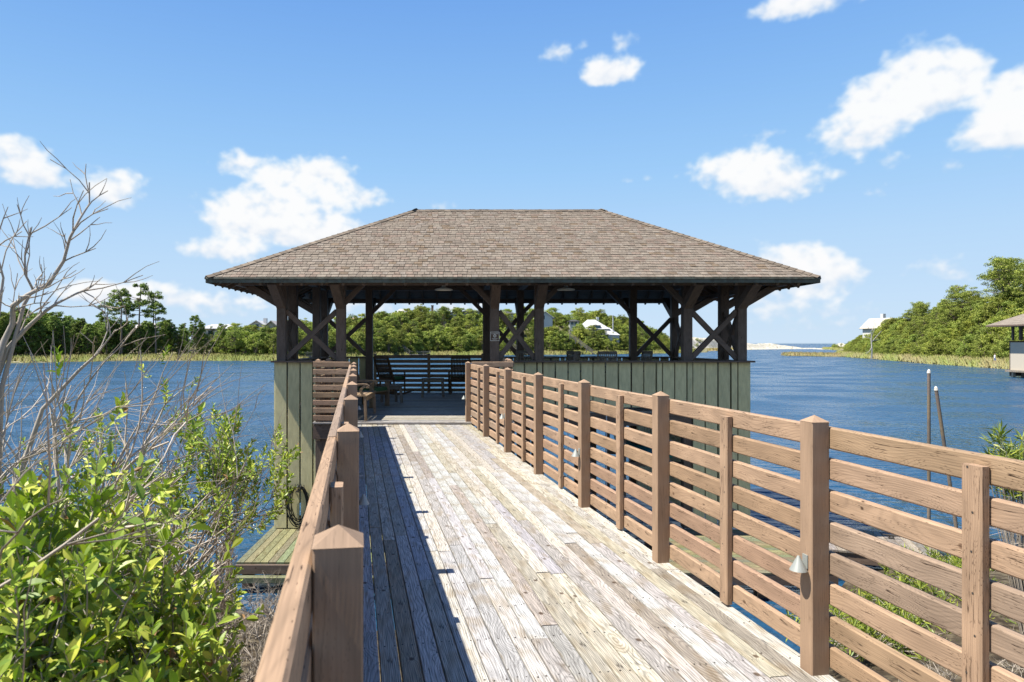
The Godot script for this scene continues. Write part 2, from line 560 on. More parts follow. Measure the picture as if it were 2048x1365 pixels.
func boardwalk() -> void:
	var o := thing("boardwalk", "weathered grey plank boardwalk leading up to the pavilion", "boardwalk", Vector3.ZERO, TURN)
	o.set_meta("kind", "structure")
	var pitch := 0.0942
	for i in 23:
		var u := -0.08 + pitch * (i + 0.5)
		var w_end := (12.47 - u * sin(TURN)) / cos(TURN)
		var w := -2.6 - rf(0.0, 2.0)
		while w < w_end - 0.05:
			var L := rf(1.7, 3.9)
			if w + L > w_end - 0.5:
				L = w_end - w
			if w + L > -2.0:
				var mb := MB.new()
				var xf := Transform3D(Basis(Vector3.FORWARD, Vector3.UP, Vector3.RIGHT), Vector3(u, -0.019 + rf(-0.002, 0.002), -(w + L / 2)))
				xf = xf.rotated_local(Vector3.RIGHT, rf(-0.014, 0.014))
				var k := rf(0.87, 1.06)
				var c := Color(k, k * rf(0.975, 1.0), k * rf(0.94, 1.02))
				if rng.randf() < 0.07:
					c = Color(k * 0.80, k * 0.73, k * 0.64)
				board(mb, xf, L - 0.005, 0.038, pitch - rf(0.004, 0.0075), 0.0035, ruv(), c)
				part(mb.mesh(), "plank", M.deck, o)
			w += L
	# nail heads along the joist lines
	var nails := MB.new()
	for j in 36:
		var w := 0.9 + j * 0.405
		for i in 23:
			for s in [-0.024, 0.024]:
				if w * cos(TURN) < 12.3:
					lathe(nails, [Vector2(0.0045, 0.0), Vector2(0.004, 0.0022), Vector2(0.0, 0.003)], 6, Vector3(-0.08 + pitch * (i + 0.5) + s + rf(-0.01, 0.01), -0.0005, -w + rf(-0.01, 0.01)), Color.WHITE)
	var nl := part(nails.mesh(), "nails", M.iron, o)
	nl.set_meta("kind", "stuff")
	for u in [0.02, 1.0, 1.98]:
		part(beam_mesh(Vector3(u, -0.155, 2.6), Vector3(u, -0.155, -12.2), 0.23, 0.07, Color.WHITE), "stringer", M.under, o)
	for k in 6:
		var w := -1.2 + k * 2.6
		for u in [0.02, 1.98]:
			var pm := MB.new()
			lathe(pm, [Vector2(0.11, -3.6), Vector2(0.10, -0.27), Vector2(0.0, -0.27)], 12, Vector3(u, 0, -w), grey(0.8))
			part(pm.mesh(), "piling", M.piling, o)


func post_light(parent: Node3D, at: Vector3, side: float) -> void:
	# a small pressed-metal path light: cone shade on a back plate
	var mb := MB.new()
	var c := at + Vector3(side * 0.036, 0, 0)
	lathe(mb, [Vector2(0.038, -0.034), Vector2(0.005, 0.030), Vector2(0.0, 0.032)], 14, c, Color.WHITE)
	lathe(mb, [Vector2(0.0, 0.027), Vector2(0.004, 0.027), Vector2(0.036, -0.034)], 14, c, grey(0.9))
	var o := part(mb.mesh(), "post_light", M.metal, parent)
	part(box_mesh(at + Vector3(side * 0.003, 0.005, 0), Vector3(0.006, 0.06, 0.035)), "back_plate", M.metal, o)


func rail_run(o: Node3D, a: Vector3, b: Vector3, out: Vector3, posts: Array, studs: Array, seams: Array, skip_start := false) -> void:
	# posts and studs: distances from a towards b; the slats are fixed to the outer faces (out)
	var d := (b - a).normalized()
	var screws := MB.new()
	for p in posts:
		part(post_mesh(-0.35, 1.15, 0.03, 0.086, tone(0.88, 1.06)), "post", M.rail_post, o, Transform3D(Basis(d, Vector3.UP, d.cross(Vector3.UP)), a + d * p))
	for p in studs:
		var mb := MB.new()
		var q = a + d * p + out * 0.024
		beam(mb, q + Vector3(0, 0.012, 0), q + Vector3(0, 1.062, 0), 0.036, 0.078, tone(0.92, 1.08), 0.005, out)
		part(mb.mesh(), "stud", M.rail, o)
	for k in 8:
		var y := 0.072 + k * 0.1395
		for i in seams.size() - 1:
			var s0: float = seams[i]
			var s1: float = seams[i + 1]
			var q0 := a + d * (s0 + 0.0015) + out * 0.0635
			var q1 := a + d * (s1 - 0.0015) + out * 0.0635
			var mb := MB.new()
			var hh := 0.094 if k < 7 else 0.096
			var k2 := rf(0.80, 1.1)
			var col := Color(k2, k2 * rf(0.96, 1.02), k2 * rf(0.92, 1.06))
			if rng.randf() < 0.2:
				col = Color(k2 * 0.78, k2 * 0.84, k2 * 0.92)
			beam(mb, q0 + Vector3(0, y + rf(-0.003, 0.003), 0), q1 + Vector3(0, y + rf(-0.003, 0.003), 0), hh, 0.038, col, 0.006)
			part(mb.mesh(), "slat", M.rail, o)
		for p in posts + studs:   # a pair of screw heads in every slat, on its outer face
			for e in [-0.022, 0.022]:
				var q := a + d * (float(p) + rf(-0.012, 0.012)) + out * 0.083 + Vector3(0, y + e, 0)
				screws.flat4(q + d * 0.005 + Vector3(0, 0.005, 0), q - d * 0.005 + Vector3(0, 0.005, 0), q - d * 0.005 - Vector3(0, 0.005, 0), q + d * 0.005 - Vector3(0, 0.005, 0), out, Color.WHITE)
	for p in studs:   # and in the inner face of every stud
		for k in 8:
			var q := a + d * (float(p) + rf(-0.02, 0.02)) + out * 0.0048 + Vector3(0, 0.072 + k * 0.1395 + rf(-0.01, 0.01), 0)
			screws.flat4(q + d * 0.0035 + Vector3(0, 0.0035, 0), q - d * 0.0035 + Vector3(0, 0.0035, 0), q - d * 0.0035 - Vector3(0, 0.0035, 0), q + d * 0.0035 - Vector3(0, 0.0035, 0), -out, Color.WHITE)
	if screws.v.size():
		part(screws.mesh(), "screws", M.iron, o).set_meta("kind", "stuff")


func railings() -> void:
	var posts := []
	var studs := []
	for k in range(-2, 8):
		posts.append(1.226 + BAY * k + 3.0)
		if k < 7: studs.append(1.226 + BAY * (k + 0.5) + 3.0)
	var o := thing("railing", "tan horizontal slat railing on the left, its shadow falling across the boardwalk", "railing", Vector3.ZERO, TURN, "boardwalk railings")
	var end: float = posts[9]
	rail_run(o, Vector3(LEFT_U, 0, 3), Vector3(LEFT_U, 0, -14), Vector3.LEFT, posts, studs, [0.2, posts[1], posts[3], posts[5], posts[6] + 0.2, posts[8], end + 0.04])
	for k in [2, 4, 6, 8]:
		post_light(o, Vector3(LEFT_U + 0.043, 0.49, 3 - posts[k]), 1.0)
	o = thing("railing", "sunlit tan horizontal slat railing on the right of the boardwalk", "railing", Vector3.ZERO, TURN, "boardwalk railings")
	var rp := posts.duplicate()
	rp[9] = 12.36 + 3.0
	rail_run(o, Vector3(RIGHT_U, 0, 3), Vector3(RIGHT_U, 0, -14), Vector3.RIGHT, rp, studs, [0.2, posts[2], posts[3] + 0.0, posts[5], posts[7], rp[9] + 0.04])
	for k in [3, 5, 7, 9]:
		post_light(o, Vector3(RIGHT_U - 0.043, 0.49, 3 - rp[k]), -1.0)
	# short rails round the landing in front of the pavilion
	o = thing("railing", "short brown slat railing at the left corner of the pavilion landing", "railing")
	rail_run(o, Vector3(-2.0, 0.045, -12.5), Vector3(-2.66, 0.045, -12.5), Vector3.BACK, [0.6], [], [0.0, 0.68])
	rail_run(o, Vector3(-2.6, 0.045, -12.5), Vector3(-2.6, 0.045, -14.28), Vector3.LEFT, [1.0], [], [0.03, 1.76])
	rebase(o, Vector3(-2.6, 0.045, -12.5))
	o = thing("railing", "short brown slat railing at the right corner of the pavilion landing", "railing")
	rail_run(o, Vector3(0.15, 0.045, -12.52), Vector3(0.95, 0.045, -12.52), Vector3.BACK, [0.76], [], [0.06, 0.82])
	rail_run(o, Vector3(0.91, 0.045, -12.52), Vector3(0.91, 0.045, -14.28), Vector3.RIGHT, [0.62, 1.35], [], [0.03, 1.74])
	rebase(o, Vector3(0.91, 0.045, -12.52))
	o = thing("railing", "dark slat railing along the lake side of the pavilion behind the rocking chairs", "railing")
	rail_run(o, Vector3(-2.5, 0.045, -19.9), Vector3(0.8, 0.045, -19.9), Vector3.FORWARD, [0.02, 1.59, 3.16], [], [-0.03, 1.59, 3.2])
	rebase(o, Vector3(-0.9, 0.045, -19.9))


# ---------------------------------------------------------------- pavilion
const PX := [-3.755, -2.51, 0.728, 1.667, 4.784, 5.928]
const PZ := [-14.4, -15.35, -17.87, -18.87]
const FL := 0.045


func wall_boards(o: Node3D, p0: Vector3, p1: Vector3, y0: float, y1: float, name_ := "wall_board", narrow := true) -> void:
	var d := (p1 - p0).normalized()
	var total := p0.distance_to(p1)
	var s := 0.0
	while s < total - 0.06:
		var w := 0.236 + rf(-0.004, 0.004)
		if narrow and rng.randf() < 0.13:
			w = rf(0.09, 0.13)
		w = minf(w, total - s)
		var c := p0 + d * (s + w / 2)
		var mb := MB.new()
		var xf := Transform3D(Basis(Vector3.UP, d, Vector3.UP.cross(d)), Vector3(c.x, (y0 + y1) / 2, c.z))
		board(mb, xf, y1 - y0, w, 0.028, 0.003, ruv(), tone(0.88, 1.08, 0.015))
		part(mb.mesh(), name_, M.olive, o)
		s += w + rf(0.020, 0.034)


func cross_brace(o: Node3D, p0: Vector3, p1: Vector3) -> void:
	var a := Vector3(0, 1.16, 0)
	var b := Vector3(0, 2.16, 0)
	part(beam_mesh(p0 + a, p1 + b, 0.105, 0.09, tone(0.9, 1.1)), "brace", M.timber, o)
	part(beam_mesh(p0 + b, p1 + a, 0.105, 0.084, tone(0.9, 1.1)), "brace", M.timber, o)


func pavilion() -> void:
	var o := thing("pavilion", "open pavilion with shingled hip roof and cross-braced brown posts", "pavilion")
	# posts: front row, lake-side row and the two pairs on each side
	var spots := []
	for x in PX:
		spots.append(Vector2(x, PZ[0]))
		spots.append(Vector2(x, PZ[3]))
	for z in [PZ[1], PZ[2]]:
		spots.append(Vector2(PX[0], z))
		spots.append(Vector2(PX[5], z))
	for s: Vector2 in spots:
		var y0 := -2.4
		part(box_mesh(Vector3(s.x, (y0 + 3.18) / 2, s.y), Vector3(0.19, 3.18 - y0, 0.19), tone(0.9, 1.08), 0.008), "post", M.timber, o)
	for z in [PZ[0], PZ[3]]:
		for k in [0, 2, 4]:
			cross_brace(o, Vector3(PX[k] + 0.09, 0, z), Vector3(PX[k + 1] - 0.09, 0, z))
	for x in [PX[0], PX[5]]:
		cross_brace(o, Vector3(x, 0, PZ[0] - 0.09), Vector3(x, 0, PZ[1] + 0.09))
		cross_brace(o, Vector3(x, 0, PZ[2] - 0.09), Vector3(x, 0, PZ[3] + 0.09))
	# knee braces out to the eaves
	for x in PX:
		part(beam_mesh(Vector3(x, 2.26, PZ[0] + 0.02), Vector3(x, 2.72, PZ[0] + 0.80), 0.17, 0.186, tone(0.92, 1.08)), "knee_brace", M.timber, o)
		part(beam_mesh(Vector3(x, 2.26, PZ[3] - 0.02), Vector3(x, 2.72, PZ[3] - 0.80), 0.17, 0.186, tone(0.92, 1.08)), "knee_brace", M.timber, o)
	for z in PZ:
		part(beam_mesh(Vector3(PX[0] + 0.02, 2.26, z), Vector3(PX[0] - 0.80, 2.74, z), 0.15, 0.18, tone(0.92, 1.08)), "knee_brace", M.timber, o)
		part(beam_mesh(Vector3(PX[5] - 0.02, 2.26, z), Vector3(PX[5] + 0.80, 2.74, z), 0.15, 0.18, tone(0.92, 1.08)), "knee_brace", M.timber, o)
	# knee braces in the plane of the long walls
	for z in [PZ[0], PZ[3]]:
		for e in [[1, 1.0], [2, -1.0], [3, 1.0], [4, -1.0]]:
			var x: float = PX[e[0]]
			part(beam_mesh(Vector3(x + e[1] * 0.06, 2.32, z), Vector3(x + e[1] * 0.72, 2.99, z), 0.11, 0.10, tone(0.92, 1.08)), "knee_brace", M.timber, o)
	# plates, cross beams and purlins
	for z in [PZ[0], PZ[3]]:
		part(beam_mesh(Vector3(PX[0] - 0.1, 3.06, z), Vector3(PX[5] + 0.1, 3.06, z), 0.24, 0.17, grey(0.95)), "beam", M.timber, o)
	for x in [PX[0], PX[2], PX[3], PX[5]]:
		part(beam_mesh(Vector3(x, 3.05, PZ[0] - 0.09), Vector3(x, 3.05, PZ[3] + 0.09), 0.22, 0.16, grey(0.95)), "beam", M.timber, o)
	part(beam_mesh(Vector3(-4.5, 2.70, -13.68), Vector3(6.56, 2.70, -13.68), 0.11, 0.09, grey(1.0)), "purlin", M.timber, o)
	part(beam_mesh(Vector3(-4.5, 2.70, -19.59), Vector3(6.56, 2.70, -19.59), 0.11, 0.09, grey(1.0)), "purlin", M.timber, o)
	part(beam_mesh(Vector3(-4.5, 2.70, -13.73), Vector3(-4.5, 2.70, -19.54), 0.11, 0.09, grey(1.0)), "purlin", M.timber, o)
	part(beam_mesh(Vector3(6.56, 2.70, -13.73), Vector3(6.56, 2.70, -19.54), 0.11, 0.09, grey(1.0)), "purlin", M.timber, o)
	roof(o)
	# board walls below the counters
	var yb := -2.38
	wall_boards(o, Vector3(-3.87, 0, -14.27), Vector3(-2.62, 0, -14.27), yb, 1.08, "wall_board", false)
	wall_boards(o, Vector3(0.83, 0, -14.27), Vector3(4.86, 0, -14.27), 0.14, 1.08)
	wall_boards(o, Vector3(4.875, 0, -14.27), Vector3(6.07, 0, -14.27), yb, 1.08)
	wall_boards(o, Vector3(-3.87, 0, -18.99), Vector3(-2.62, 0, -18.99), 0.05, 1.08, "wall_board", false)
	wall_boards(o, Vector3(0.85, 0, -18.99), Vector3(6.04, 0, -18.99), 0.05, 1.08)
	wall_boards(o, Vector3(-3.885, 0, -14.30), Vector3(-3.885, 0, -18.97), yb, 1.08)
	wall_boards(o, Vector3(6.075, 0, -14.30), Vector3(6.075, 0, -18.97), yb, 1.08)
	wall_boards(o, Vector3(-2.60, 0, -14.6), Vector3(-2.60, 0, -18.9), yb, -0.25)
	wall_boards(o, Vector3(4.86, 0, -14.32), Vector3(4.86, 0, -18.9), yb, -0.25)
	# counter caps
	for c in [[Vector3(-3.93, 1.097, -14.30), Vector3(-2.60, 1.097, -14.30)], [Vector3(0.81, 1.097, -14.30), Vector3(6.13, 1.097, -14.30)], [Vector3(-3.93, 1.097, -18.95), Vector3(-2.60, 1.097, -18.95)], [Vector3(0.81, 1.097, -18.95), Vector3(6.13, 1.097, -18.95)]]:
		part(beam_mesh(c[0], c[1], 0.036, 0.30, tone(0.9, 1.05)), "counter", M.timber, o)
	for x in [-3.80, 6.0]:
		part(beam_mesh(Vector3(x, 1.094, -14.453), Vector3(x, 1.094, -18.797), 0.034, 0.26, tone(0.9, 1.05)), "counter", M.timber, o)
	# deck boards, running across
	var z := -12.40
	var i := 0
	while z > -20.02:
		var x0 := -2.68 if (z > -14.25 or z < -19.0) else -3.84
		var x1 := 0.99 if z > -14.25 else 6.04
		if z < -19.0: x1 = 0.99
		var cut := rf(-0.8, 2.2) if x1 > 2 else x1
		for seg in ([[x0, cut], [cut, x1]] if x1 > 2 else [[x0, x1]]):
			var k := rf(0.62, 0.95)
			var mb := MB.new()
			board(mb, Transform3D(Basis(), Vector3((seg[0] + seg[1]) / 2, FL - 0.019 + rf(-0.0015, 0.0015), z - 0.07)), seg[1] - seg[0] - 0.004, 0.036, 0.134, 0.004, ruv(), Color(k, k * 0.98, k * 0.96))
			part(mb.mesh(), "floor_board", M.deck, o)
		z -= 0.14
		i += 1
	# rim and floor beams, piles below
	for e in [[Vector3(-2.68, -0.14, -12.46), Vector3(-1.98, -0.14, -12.46)], [Vector3(0.30, -0.14, -12.46), Vector3(0.99, -0.14, -12.46)], [Vector3(-2.66, -0.13, -12.5), Vector3(-2.66, -0.13, -14.2)], [Vector3(0.97, -0.13, -12.5), Vector3(0.97, -0.13, -14.2)],
		[Vector3(-2.6, -0.12, -14.32), Vector3(4.85, -0.12, -14.32)], [Vector3(-3.8, -0.12, -16.6), Vector3(6.0, -0.12, -16.6)], [Vector3(-3.8, -0.12, -18.9), Vector3(6.0, -0.12, -18.9)]]:
		part(beam_mesh(e[0], e[1], 0.26, 0.06, grey(0.9)), "rim_beam", M.under, o)
	for p in [[-2.55, -12.6, 0.2], [0.9, -12.6, 0.2], [-0.9, -16.6, 0.2], [1.6, -16.6, 0.2], [3.2, -16.6, 0.2], [1.6, -14.5, 0.16], [3.2, -18.6, 0.16], [-0.9, -18.9, 0.2]]:
		part(box_mesh(Vector3(p[0], -1.98, p[1]), Vector3(p[2], 3.4, p[2]), tone(0.85, 1.0)), "pile", M.under, o)
	for x in [2.25, 3.05]:
		var cb := MB.new()
		tube(cb, PackedVector3Array([Vector3(x, 0.1, -14.2), Vector3(x, -2.3, -14.2)]), PackedFloat32Array([0.012, 0.012]), 6, Color.WHITE)
		part(cb.mesh(), "hoist_cable", M.steel, o)
	# dish lamps under the eave
	for x in [-0.335, 2.18]:
		var mb := MB.new()
		lathe(mb, [Vector2(0.0, 0.10), Vector2(0.03, 0.10), Vector2(0.05, 0.05), Vector2(0.18, 0.01), Vector2(0.185, -0.01)], 20, Vector3(x, 2.585, -14.05), grey(0.8))
		lathe(mb, [Vector2(0.165, -0.012), Vector2(0.04, 0.045), Vector2(0.0, 0.05)], 20, Vector3(x, 2.585, -14.05), Color.WHITE)
		tube(mb, PackedVector3Array([Vector3(x, 2.70, -14.05), Vector3(x, 2.97, -14.05)]), PackedFloat32Array([0.014, 0.014]), 6, grey(0.3))
		part(mb.mesh(), "dish_lamp", M.white_metal, o)
	rebase(o, Vector3(1.08, -2.4, -16.63))


const EL := -4.92
const ER := 6.98
const EF := -13.29
const EB := -19.97
const RZ := -16.63
const RL := -1.12
const RR := 3.47
const EH := 2.75
const RH := 4.69


func roof(o: Node3D) -> void:
	var A := Vector3(EL, EH, EF)
	var B := Vector3(ER, EH, EF)
	var C := Vector3(ER, EH, EB)
	var D := Vector3(EL, EH, EB)
	var P := Vector3(RL, RH, RZ)
	var Q := Vector3(RR, RH, RZ)
	var slopes := [[A, B, P, Q], [C, D, Q, P], [D, A, P, P], [B, C, Q, Q]]
	var outs := [Vector3(0, 1, 0.58), Vector3(0, 1, -0.58), Vector3(-0.53, 1, 0), Vector3(0.55, 1, 0)]
	# sheathing, boards seen from below
	var sh := MB.new()
	for k in 4:
		var s: Array = slopes[k]
		var nn: Vector3 = (s[1] - s[0]).cross(s[2] - s[0]).normalized()
		if nn.y < 0: nn = -nn
		var off := nn * 0.022
		if k < 2:
			sh.flat4(s[0], s[1], s[3], s[2], nn, Color.WHITE)
			sh.flat4(s[0] - off, s[1] - off, s[3] - off, s[2] - off, -nn, Color.WHITE)
		else:
			sh.tri(s[0], s[1], s[2], nn, nn, nn, Vector2(0, 0), Vector2(4, 0), Vector2(2, 4), Color.WHITE)
			sh.tri(s[0] - off, s[1] - off, s[2] - off, -nn, -nn, -nn, Vector2(0, 0), Vector2(4, 0), Vector2(2, 4), Color.WHITE)
	part(sh.mesh(), "roof_sheathing", M.ceiling, o)
	# shingles: the lowest courses of the front one by one, the others joined
	var rest := MB.new()
	var made := 0
	var rowlen := 0.125
	var variants := {}
	for k in 4:
		var s: Array = slopes[k]
		var nn: Vector3 = (s[1] - s[0]).cross(s[2] - s[0]).normalized()
		if nn.y < 0: nn = -nn
		var ex: Vector3 = (s[1] - s[0]).normalized()
		var up := nn.cross(ex).normalized()
		if up.y < 0: up = -up
		var mid: Vector3 = (s[0] + s[1]) / 2
		var ridge_mid: Vector3 = (s[2] + s[3]) / 2
		var slen := absf((ridge_mid - mid).dot(up))
		var rows := int(ceil(slen / rowlen))
		for r in rows:
			var f := (r * rowlen) / slen
			var f2 := minf(1.0, ((r + 0.6) * rowlen) / slen)
			var a: Vector3 = (s[0] as Vector3).lerp(s[2], f)
			var a2: Vector3 = (s[0] as Vector3).lerp(s[2], f2)
			var b2: Vector3 = (s[1] as Vector3).lerp(s[3], f2)
			var x0 := (a2 - a).dot(ex)
			var x1 := (b2 - a).dot(ex)
			var x := x0 - rf(0.0, 0.1)
			while x < x1 - 0.02:
				var w := 0.09 + 0.02 * rng.randi_range(0, 5)
				var xa := maxf(x, x0)
				var xb := minf(x + w, x1)
				if xb - xa > 0.02:
					var L := 0.19
					var lift := 0.019 + rf(0.0, 0.006)
					var ctr := a + ex * ((xa + xb) / 2) + up * (L / 2 - 0.022 + rf(-0.006, 0.006)) + nn * lift
					var ang := 0.075 + rf(-0.012, 0.012)
					var bas := Basis(up, nn, up.cross(nn)).rotated(ex.normalized(), (ang if up.cross(nn).dot(ex) > 0 else -ang))
					# butt edge up: tilt so that the lower end stands proud
					if (bas * Vector3(-L / 2, 0, 0)).dot(nn) < 0:
						bas = Basis(up, nn, up.cross(nn)).rotated(ex.normalized(), (-ang if up.cross(nn).dot(ex) > 0 else ang))
					bas = bas.rotated(nn, rf(-0.012, 0.012))
					var tn := rng.randf()
					var kk := rf(0.78, 1.04)
					var col := Color(kk, kk * 0.97, kk * 0.93)
					if tn < 0.2: col = Color(kk * 1.02, kk * 0.92, kk * 0.88)
					elif tn < 0.27: col = Color(kk * 0.84, kk * 0.74, kk * 0.62)
					elif tn < 0.45: col = Color(kk * 1.12, kk * 1.10, kk * 1.06)
					if k == 0 and r < 4 and made < 300 and xa == x and xb == x + w:
						var q := "%d_%d" % [int(w * 100 + 0.5), rng.randi_range(0, 5)]
						if not variants.has(q):
							var mv := MB.new()
							board(mv, Transform3D(), L, 0.021, w - 0.006, 0.0015, ruv(), col)
							variants[q] = mv.mesh()
						part(variants[q], "shingle", M.shingle, o, Transform3D(bas, ctr))
						made += 1
					else:
						board(rest, Transform3D(bas, ctr), L, 0.021, xb - xa - 0.006, 0.0015, ruv(), col)
				x += w
	var sr := part(rest.mesh(), "shingles", M.shingle, o)
	sr.set_meta("kind", "stuff")
	# ridge and hip caps, overlapping up the slope
	for e in [[A, P], [B, Q], [C, Q], [D, P], [P, Q]]:
		var p: Vector3 = e[0]
		var q: Vector3 = e[1]
		var d := (q - p).normalized()
		var side := d.cross(Vector3.UP).normalized()
		var nn := side.cross(d).normalized()
		if nn.y < 0: nn = -nn
		var total := p.distance_to(q)
		var n := int(total / 0.15)
		for i in n + 1:
			var c := p + d * minf(i * 0.15 + 0.10, total) + nn * 0.045
			var kk := rf(0.55, 1.0)
			var col := Color(kk, kk * 0.95, kk * 0.88)
			var mb := MB.new()
			for sd in [-1.0, 1.0]:
				var drop := 0.44 if e != [P, Q] else 0.58
				var bz: Vector3 = (side * sd - Vector3.UP * drop).normalized()
				var bn := d.cross(bz).normalized()
				if bn.y < 0: bn = -bn
				var bas := Basis(d, bn, d.cross(bn)).rotated(bz, 0.06 if (d.rotated(bz, 0.06) - d).dot(bn) < 0 else -0.06)
				board(mb, Transform3D(bas, c + bz * 0.062), 0.22, 0.014, 0.125, 0.002, ruv(), col)
			part(mb.mesh(), "ridge_cap" if e == [P, Q] else "hip_cap", M.shingle, o)
	# rafters, tails showing below the eaves
	var slope := (RH - EH) / (EF - RZ)
	var drop := 0.022 * 1.15 + 0.07
	var x := EL + 0.2
	while x < ER - 0.15:
		var run := EF - RZ
		run = minf(run, (x - EL) * (EF - RZ) / (RL - EL))
		run = minf(run, (ER - x) * (EF - RZ) / (ER - RR))
		run -= 0.03
		if run > 0.25:
			part(beam_mesh(Vector3(x, EH - drop + 0.02 * slope, EF - 0.03), Vector3(x, EH - drop + run * slope, EF - run), 0.13, 0.05, tone(0.85, 1.1)), "rafter", M.timber, o)
			part(beam_mesh(Vector3(x, EH - drop + 0.02 * slope, EB + 0.03), Vector3(x, EH - drop + run * slope, EB + run), 0.13, 0.05, tone(0.85, 1.1)), "rafter", M.timber, o)
		x += 0.405
	var z := EF - 0.25
	while z > EB + 0.15:
		for sd in [-1.0, 1.0]:
			var ex := EL if sd < 0 else ER
			var rx := RL if sd < 0 else RR
			var sl := (RH - EH) / absf(ex - rx)
			var run := absf(ex - rx) * minf(1.0, minf(EF - z, z - EB) / (EF - RZ)) - 0.03
			if run > 0.25:
				part(beam_mesh(Vector3(ex - sd * 0.03, EH - drop + 0.02 * sl, z), Vector3(ex - sd * run, EH - drop + run * sl, z), 0.13, 0.05, tone(0.85, 1.1)), "rafter", M.timber, o)
		z -= 0.40
	# gutters round the eaves
	for e in [[A, B, Vector3.BACK], [C, D, Vector3.FORWARD], [D, A, Vector3.LEFT], [B, C, Vector3.RIGHT]]:
		var f: Vector3 = e[2]
		var gm := MB.new()
		var ext: Vector3 = (e[1] - e[0]).normalized() * 0.02
		beam(gm, e[0] - ext + f * 0.018 + Vector3(0, -0.045, 0), e[1] + ext + f * 0.018 + Vector3(0, -0.045, 0), 0.105, 0.03, grey(0.9), 0.008)
		beam(gm, e[0] - ext + f * 0.035 + Vector3(0, -0.012, 0), e[1] + ext + f * 0.035 + Vector3(0, -0.012, 0), 0.03, 0.026, grey(1.1), 0.006)
		part(gm.mesh(), "gutter", M.gutter, o)


func danger_sign() -> void:
	var o := thing("warning_sign", "small square brown DANGER sign with pale border screwed to a pavilion post", "sign", Vector3(0.728, 1.625, -14.30))
	part(box_mesh(Vector3(0, 0, 0.006), Vector3(0.19, 0.19, 0.01)), "plate", M.sign_brown, o)
	var br := MB.new()
	for s in [-1.0, 1.0]:
		bx(br, Vector3(0, s * 0.0905, 0.0125), Vector3(0.19, 0.009, 0.003))
		bx(br, Vector3(s * 0.0905, 0, 0.0125), Vector3(0.009, 0.172, 0.003))
	part(br.mesh(), "border", M.sign_white, o)
	var t := TextMesh.new()
	t.text = "DANGER"
	t.font_size = 24
	t.pixel_size = 0.0015
	t.depth = 0.002
	part(t, "lettering", M.sign_white, o, Transform3D(Basis(), Vector3(0, 0.060, 0.013)))
	var em := MB.new()
	lathe(em, [Vector2(0.034, 0.0), Vector2(0.034, 0.003), Vector2(0.0, 0.003)], 20, Vector3.ZERO, Color.WHITE)
	var disc := part(em.mesh(), "emblem", M.sign_white, o, Transform3D(Basis(Vector3.RIGHT, PI / 2), Vector3(0, 0.010, 0.011)))
	var cr := MB.new()
	beam(cr, Vector3(-0.02, 0.0045, -0.02), Vector3(0.02, 0.0045, 0.02), 0.002, 0.009)
	beam(cr, Vector3(-0.02, 0.0050, 0.02), Vector3(0.02, 0.0050, -0.02), 0.002, 0.009)
	part(cr.mesh(), "cross", M.sign_brown, disc)
	var ln := MB.new()   # two lines of small print, too fine to read
	for r in 2:
		var x := -0.055 + r * 0.014
		while x < 0.052 - r * 0.014:
			bx(ln, Vector3(x + 0.004, -0.048 - r * 0.02, 0.0125), Vector3(rf(0.005, 0.008), 0.011, 0.002))
			x += 0.0115
	part(ln.mesh(), "small_print", M.sign_white, o)


